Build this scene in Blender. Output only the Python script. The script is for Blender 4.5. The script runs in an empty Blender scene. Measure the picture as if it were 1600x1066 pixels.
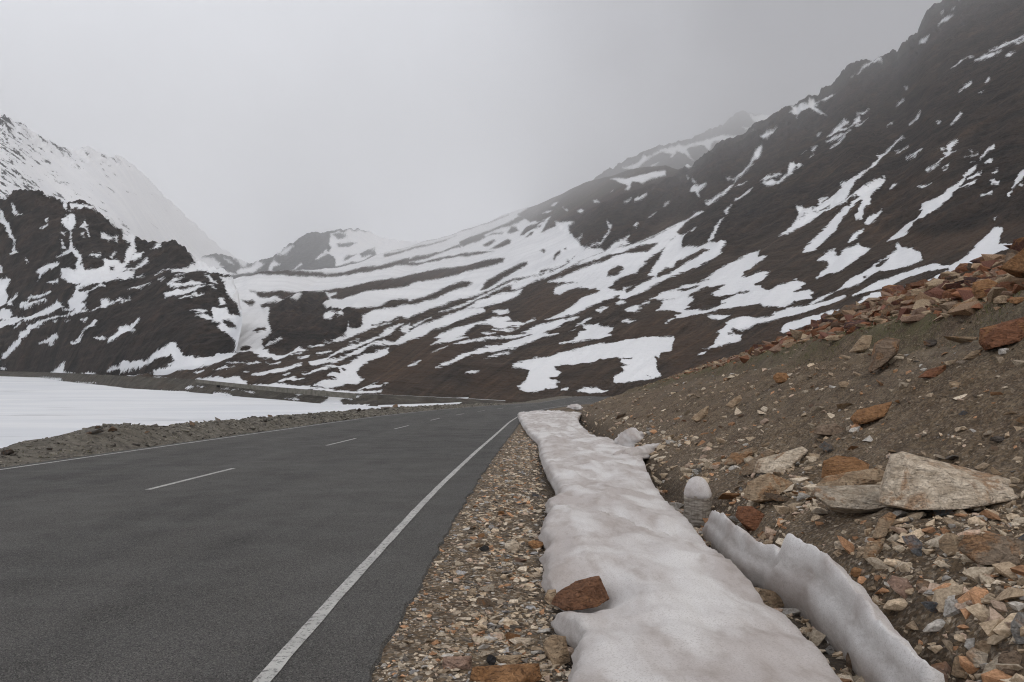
import bpy, bmesh, math, random
import numpy as np
from mathutils import Vector, Matrix, Euler

random.seed(7)
RNG = np.random.default_rng(11)
SC = bpy.context.scene
COL = SC.collection
R = math.radians

# ------------------------------------------------------------------ camera numbers (metres, camera eye is the origin)
FPX = 1244.0                      # focal length in photo pixels (1600 wide)
PITCH = math.atan2(37.0, FPX)
CP, SP = math.cos(PITCH), math.sin(PITCH)

def ray(px, py):
    """unit-depth direction (Y = 1) through a photo pixel"""
    px = np.asarray(px, float); py = np.asarray(py, float)
    u = (px - 800.0) / FPX; v = (533.0 - py) / FPX
    y = CP - v * SP; z = SP + v * CP
    return u / y, z / y           # X/Y, Z/Y

# ------------------------------------------------------------------ numpy gradient noise
_perm = np.random.default_rng(3).permutation(256).astype(np.int64)
_perm = np.concatenate([_perm, _perm, _perm])
_g = np.random.default_rng(5).normal(size=(256, 3)); _g /= np.linalg.norm(_g, axis=1)[:, None]

def noise3(x, y, z=0.0):
    x, y, z = np.broadcast_arrays(np.asarray(x, float), np.asarray(y, float), np.asarray(z, float))
    xi = np.floor(x).astype(np.int64); yi = np.floor(y).astype(np.int64); zi = np.floor(z).astype(np.int64)
    xf, yf, zf = x - xi, y - yi, z - zi
    u = xf*xf*xf*(xf*(xf*6-15)+10); v = yf*yf*yf*(yf*(yf*6-15)+10); w = zf*zf*zf*(zf*(zf*6-15)+10)
    def g(dx, dy, dz):
        h = _perm[_perm[_perm[(xi+dx) & 255] + ((yi+dy) & 255)] + ((zi+dz) & 255)]
        q = _g[h]
        return q[..., 0]*(xf-dx) + q[..., 1]*(yf-dy) + q[..., 2]*(zf-dz)
    l = lambda a, b, t: a + t*(b-a)
    return l(l(l(g(0,0,0), g(1,0,0), u), l(g(0,1,0), g(1,1,0), u), v),
             l(l(g(0,0,1), g(1,0,1), u), l(g(0,1,1), g(1,1,1), u), v), w)

def fbm(x, y, z=0.0, octs=4, rough=0.5, ridged=False):
    out = 0.0; a = 1.0; f = 1.0; tot = 0.0
    for i in range(octs):
        n = noise3(np.asarray(x)*f + 17.3*i, np.asarray(y)*f - 9.1*i, np.asarray(z)*f + 3.7*i)
        if ridged: n = 0.5 - np.abs(n)*1.6
        out = out + a*n; tot += a; a *= rough; f *= 2.03
    return out / tot * 1.5

def sstep(a, b, x):
    t = np.clip((np.asarray(x, float)-a)/(b-a), 0, 1); return t*t*(3-2*t)

# ------------------------------------------------------------------ object helpers
def mesh_from(name, verts, faces, mat=None, smooth=True, parent=None):
    me = bpy.data.meshes.new(name)
    verts = np.asarray(verts, np.float32); nf = len(faces)
    if isinstance(faces, np.ndarray) and faces.ndim == 2:
        k = faces.shape[1]
        me.vertices.add(len(verts)); me.vertices.foreach_set('co', verts.ravel())
        me.loops.add(nf*k); me.loops.foreach_set('vertex_index', faces.astype(np.int32).ravel())
        me.polygons.add(nf)
        me.polygons.foreach_set('loop_start', np.arange(0, nf*k, k, dtype=np.int32))
        me.polygons.foreach_set('loop_total', np.full(nf, k, np.int32))
        me.update(calc_edges=True)
    else:
        me.from_pydata([tuple(v) for v in verts], [], [tuple(f) for f in faces]); me.update()
    me.polygons.foreach_set('use_smooth', np.full(len(me.polygons), smooth, bool))
    me.validate()
    if mat: me.materials.append(mat)
    o = bpy.data.objects.new(name, me); COL.objects.link(o)
    if parent: o.parent = parent
    return o

def fattr(o, name, vals):
    a = o.data.attributes.new(name, 'FLOAT', 'POINT'); a.data.foreach_set('value', np.asarray(vals, np.float32).ravel())

def cattr(o, name, vals):
    a = o.data.attributes.new(name, 'FLOAT_COLOR', 'POINT')
    v = np.asarray(vals, np.float32)
    if v.shape[1] == 3: v = np.concatenate([v, np.ones((len(v), 1), np.float32)], 1)
    a.data.foreach_set('color', v.ravel())

def tag(o, label=None, cat=None, group=None, kind=None):
    if label: o['label'] = label
    if cat: o['category'] = cat
    if group: o['group'] = group
    if kind: o['kind'] = kind
    return o

def grid_faces(nr, nc):
    i = np.arange(nr-1)[:, None]*nc + np.arange(nc-1)[None, :]
    i = i.ravel()
    return np.stack([i, i+1, i+nc+1, i+nc], 1)

# ------------------------------------------------------------------ material helpers
class NT:
    def __init__(s, name):
        s.m = bpy.data.materials.new(name); s.m.use_nodes = True
        s.t = s.m.node_tree; s.n = s.t.nodes; s.n.clear()
        s.out = s.n.new('ShaderNodeOutputMaterial'); s.b = s.n.new('ShaderNodeBsdfPrincipled')
        s.t.links.new(s.b.outputs[0], s.out.inputs['Surface'])
        s.b.inputs['Specular IOR Level'].default_value = 0.25
    def set(s, sock, v):
        if hasattr(v, 'is_output') or isinstance(v, bpy.types.NodeSocket): s.t.links.new(v, sock)
        elif isinstance(v, (tuple, list)) and len(v) == 3 and sock.type == 'RGBA': sock.default_value = (*v, 1)
        else: sock.default_value = v
    def coord(s, scale=(1,1,1), rot=(0,0,0), kind='Object'):
        tc = s.n.new('ShaderNodeTexCoord'); mp = s.n.new('ShaderNodeMapping')
        s.t.links.new(tc.outputs[kind], mp.inputs[0])
        mp.inputs['Scale'].default_value = scale; mp.inputs['Rotation'].default_value = rot
        return mp.outputs[0]
    def noise(s, vec, scale, detail=4, rough=0.55, dist=0.0):
        t = s.n.new('ShaderNodeTexNoise'); s.t.links.new(vec, t.inputs['Vector'])
        t.inputs['Scale'].default_value = scale; t.inputs['Detail'].default_value = detail
        t.inputs['Roughness'].default_value = rough; t.inputs['Distortion'].default_value = dist
        return t.outputs['Fac']
    def voro(s, vec, scale, feature='F1', out='Distance'):
        t = s.n.new('ShaderNodeTexVoronoi'); s.t.links.new(vec, t.inputs['Vector']); t.feature = feature
        t.inputs['Scale'].default_value = scale
        return t.outputs[out]
    def math(s, op, a, b=0.0, c=None, clamp=False):
        t = s.n.new('ShaderNodeMath'); t.operation = op; t.use_clamp = clamp
        s.set(t.inputs[0], a); s.set(t.inputs[1], b)
        if c is not None: s.set(t.inputs[2], c)
        return t.outputs[0]
    def ramp(s, fac, a, b, lo=0.0, hi=1.0, smooth=True):
        t = s.n.new('ShaderNodeMapRange'); t.interpolation_type = 'SMOOTHSTEP' if smooth else 'LINEAR'
        s.set(t.inputs[0], fac); t.inputs[1].default_value = a; t.inputs[2].default_value = b
        t.inputs[3].default_value = lo; t.inputs[4].default_value = hi
        return t.outputs[0]
    def mix(s, fac, a, b, mode='MIX'):
        t = s.n.new('ShaderNodeMix'); t.data_type = 'RGBA'; t.blend_type = mode
        s.set(t.inputs[0], fac); s.set(t.inputs[6], a); s.set(t.inputs[7], b)
        return t.outputs[2]
    def attr(s, name, out='Fac'):
        t = s.n.new('ShaderNodeAttribute'); t.attribute_name = name; return t.outputs[out]
    def bump(s, h, strength, dist, normal=None):
        t = s.n.new('ShaderNodeBump'); s.set(t.inputs['Height'], h)
        t.inputs['Strength'].default_value = strength; t.inputs['Distance'].default_value = dist
        if normal is not None: s.t.links.new(normal, t.inputs['Normal'])
        return t.outputs[0]
    def done(s, col, rough=0.9, normal=None):
        s.set(s.b.inputs['Base Color'], col); s.set(s.b.inputs['Roughness'], rough)
        if normal is not None: s.t.links.new(normal, s.b.inputs['Normal'])
        return s.m
SKY_X0, SKY_X1 = -0.34, 0.36
SKY_BRIGHT = (15.3, 15.8, 16.9); SKY_DARK = (1.0, 0.95, 1.25); SKY_ZEN = 0.27
SUN_E, SUN_ANG = 1.5, 15.0
EXPOSURE = -0.06
HAZE = 0.92e-4
# ------------------------------------------------------------------ camera
cd = bpy.data.cameras.new('camera'); cam = bpy.data.objects.new('camera', cd); COL.objects.link(cam)
cd.sensor_width = 36.0; cd.lens = 36.0*FPX/1600.0; cd.clip_start = 0.05; cd.clip_end = 60000
cam.location = (0, 0, 0); cam.rotation_euler = (math.pi/2 + PITCH, 0, 0)
SC.camera = cam

# ------------------------------------------------------------------ sky and light (overcast)
SUN_EL, SUN_AZ = 50.0, 105.0       # degrees; azimuth from +Y towards +X
w = bpy.data.worlds.new('World'); SC.world = w; w.use_nodes = True
nt = w.node_tree; nt.nodes.clear(); L = nt.links.new
out = nt.nodes.new('ShaderNodeOutputWorld'); bg = nt.nodes.new('ShaderNodeBackground')
sky = nt.nodes.new('ShaderNodeTexSky'); sky.sky_type = 'NISHITA'; sky.sun_disc = False
sky.sun_elevation = R(SUN_EL); sky.sun_rotation = R(SUN_AZ); sky.altitude = 4200
tc = nt.nodes.new('ShaderNodeTexCoord')
sep = nt.nodes.new('ShaderNodeSeparateXYZ'); L(tc.outputs['Generated'], sep.inputs[0])
def mr(sock, a, b, c, d):
    t = nt.nodes.new('ShaderNodeMapRange'); t.interpolation_type = 'SMOOTHSTEP'
    L(sock, t.inputs[0]); t.inputs[1].default_value = a; t.inputs[2].default_value = b
    t.inputs[3].default_value = c; t.inputs[4].default_value = d; return t.outputs[0]
def mth(op, a, b):
    t = nt.nodes.new('ShaderNodeMath'); t.operation = op
    for i, v in enumerate((a, b)):
        if isinstance(v, (int, float)): t.inputs[i].default_value = v
        else: L(v, t.inputs[i])
    return t.outputs[0]
cn = nt.nodes.new('ShaderNodeTexNoise'); L(tc.outputs['Generated'], cn.inputs['Vector'])
cn.inputs['Scale'].default_value = 2.8; cn.inputs['Detail'].default_value = 5; cn.inputs['Roughness'].default_value = 0.45
cn.inputs['Distortion'].default_value = 0.4
# the cloud deck is thick and dark over the mountain on the right, thin and bright to the left
xx = mth('ADD', sep.outputs[0], mth('MULTIPLY', mth('SUBTRACT', cn.outputs['Fac'], 0.5), 0.5))
dark = mth('MULTIPLY', mr(xx, SKY_X0, SKY_X1, 0.0, 1.0), mr(sep.outputs[2], 0.0, 0.32, 0.25, 1.0))
dark = mth('MULTIPLY', dark, mr(sep.outputs[1], -0.6, 0.5, 0.0, 1.0))
mx = nt.nodes.new('ShaderNodeMix'); mx.data_type = 'RGBA'; L(dark, mx.inputs[0])
mx.inputs[6].default_value = (*SKY_BRIGHT, 1); mx.inputs[7].default_value = (*SKY_DARK, 1)
cn2 = nt.nodes.new('ShaderNodeTexNoise'); L(tc.outputs['Generated'], cn2.inputs['Vector'])
cn2.inputs['Scale'].default_value = 3.4; cn2.inputs['Detail'].default_value = 6; cn2.inputs['Roughness'].default_value = 0.5; cn2.inputs['Distortion'].default_value = 0.8
zen = mr(sep.outputs[2], 0.45, 0.95, 1.0, SKY_ZEN)
m2 = nt.nodes.new('ShaderNodeMix'); m2.data_type = 'RGBA'; m2.blend_type = 'MULTIPLY'; m2.inputs[0].default_value = 1
L(mx.outputs[2], m2.inputs[6])
cmb = nt.nodes.new('ShaderNodeCombineColor'); [L(zen, cmb.inputs[i]) for i in range(3)]
cl = mr(cn2.outputs['Fac'], 0.3, 0.7, 0.90, 1.08)
m4 = nt.nodes.new('ShaderNodeMix'); m4.data_type = 'RGBA'; m4.blend_type = 'MULTIPLY'; m4.inputs[0].default_value = 1
cm2 = nt.nodes.new('ShaderNodeCombineColor'); [L(cl, cm2.inputs[i]) for i in range(3)]
L(cmb.outputs[0], m4.inputs[6]); L(cm2.outputs[0], m4.inputs[7]); L(m4.outputs[2], m2.inputs[7])
m3 = nt.nodes.new('ShaderNodeMix'); m3.data_type = 'RGBA'; m3.inputs[0].default_value = 0.93
L(sky.outputs[0], m3.inputs[6]); L(m2.outputs[2], m3.inputs[7])
L(m3.outputs[2], bg.inputs['Color']); bg.inputs['Strength'].default_value = 0.1
L(bg.outputs[0], out.inputs['Surface'])

ld = bpy.data.lights.new('sun', 'SUN'); ld.energy = SUN_E; ld.angle = R(SUN_ANG); ld.color = (1.0, 0.92, 0.82)
sun = bpy.data.objects.new('sun', ld); COL.objects.link(sun)
sd = Vector((math.sin(R(SUN_AZ))*math.cos(R(SUN_EL)), math.cos(R(SUN_AZ))*math.cos(R(SUN_EL)), math.sin(R(SUN_EL))))
sun.rotation_euler = sd.to_track_quat('Z', 'Y').to_euler(); sun.location = sd*50

SC.view_settings.view_transform = 'Standard'; SC.view_settings.look = 'None'
SC.view_settings.exposure = EXPOSURE; SC.view_settings.gamma = 1.0
SC.render.engine = 'CYCLES'
SC.cycles.use_denoising = True
SC.cycles.filter_width = 1.1
try: SC.cycles.denoiser = 'OPENIMAGEDENOISE'
except Exception: pass
SC.cycles.denoising_input_passes = 'RGB_ALBEDO_NORMAL'; SC.cycles.denoising_prefilter = 'NONE'
SC.cycles.max_bounces = 6; SC.cycles.diffuse_bounces = 3; SC.cycles.volume_bounces = 2
SC.cycles.glossy_bounces = 2; SC.cycles.transmission_bounces = 1
SC.cycles.caustics_reflective = False; SC.cycles.caustics_refractive = False

# ------------------------------------------------------------------ the air: one even box of haze round everything
hv = bpy.data.materials.new('haze'); hv.use_nodes = True
ht = hv.node_tree; ht.nodes.clear()
ho = ht.nodes.new('ShaderNodeOutputMaterial'); hp = ht.nodes.new('ShaderNodeVolumePrincipled')
hp.inputs['Color'].default_value = (0.99, 0.99, 0.995, 1); hp.inputs['Density'].default_value = HAZE
hp.inputs['Anisotropy'].default_value = 0.0
ht.links.new(hp.outputs[0], ho.inputs['Volume'])
def box_verts(x0, x1, y0, y1, z0, z1):
    v = [(x0,y0,z0),(x1,y0,z0),(x1,y1,z0),(x0,y1,z0),(x0,y0,z1),(x1,y0,z1),(x1,y1,z1),(x0,y1,z1)]
    f = [(0,3,2,1),(4,5,6,7),(0,1,5,4),(1,2,6,5),(2,3,7,6),(3,0,4,7)]
    return v, f
v, f = box_verts(-20000, 20000, -3000, 22500, -11.9, 6900)
hz = mesh_from('haze', v, f, hv, smooth=False); tag(hz, kind='stuff')
# ------------------------------------------------------------------ snow outlines, traced piece by piece: sign, tile corner, points
# (tile points are 6.6625 per photo pixel; corner '0,0,1' entries are plain photo pixels)
def outl(txt):
    res = []; ox = oy = 0; k = 6.6625
    for line in txt.strip().splitlines():
        line = line.strip()
        if not line: continue
        if line[0] == '@':
            p = line[1:].split(); ox, oy = float(p[0]), float(p[1]); k = float(p[2]) if len(p) > 2 else 6.6625
            continue
        for piece in line.split(';'):
            piece = piece.strip()
            if not piece: continue
            sgn = piece[0]; pts = np.array([[float(c) for c in q.split(',')] for q in piece[1:].split()])
            if len(pts) < 3: continue
            res.append((1 if sgn == '+' else -1, pts/k + np.array([ox, oy])))
    return res

def sdist(pts, px, py, lim=7.0):
    """signed distance (photo pixels) of points to one outline, positive inside; -lim far away"""
    out = np.full(px.shape, -lim)
    x0, y0 = pts.min(0)-lim; x1, y1 = pts.max(0)+lim
    idx = np.nonzero((px > x0) & (px < x1) & (py > y0) & (py < y1))[0]
    if not len(idx): return out
    X = px[idx]; Y = py[idx]; d2 = np.full(len(idx), 1e9); ins = np.zeros(len(idx), bool)
    n = len(pts)
    for i in range(n):
        ax, ay = pts[i]; bx, by = pts[(i+1) % n]
        dx, dy = bx-ax, by-ay; q = dx*dx+dy*dy + 1e-9
        t = np.clip(((X-ax)*dx+(Y-ay)*dy)/q, 0, 1)
        d2 = np.minimum(d2, (X-ax-t*dx)**2+(Y-ay-t*dy)**2)
        if ay != by:
            c = (ay > Y) != (by > Y)
            ins ^= c & (X < (bx-ax)*(Y-ay)/(by-ay)+ax)
    d = np.sqrt(d2); out[idx] = np.clip(np.where(ins, d, -d), -lim, lim)
    return out

def snowfield(polys, px, py, lim=7.0):
    s = np.full(px.shape, -lim)
    for sg, p in polys:
        d = sdist(p, px, py, lim)
        s = np.maximum(s, d) if sg > 0 else np.minimum(s, -d)
    return s

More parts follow.
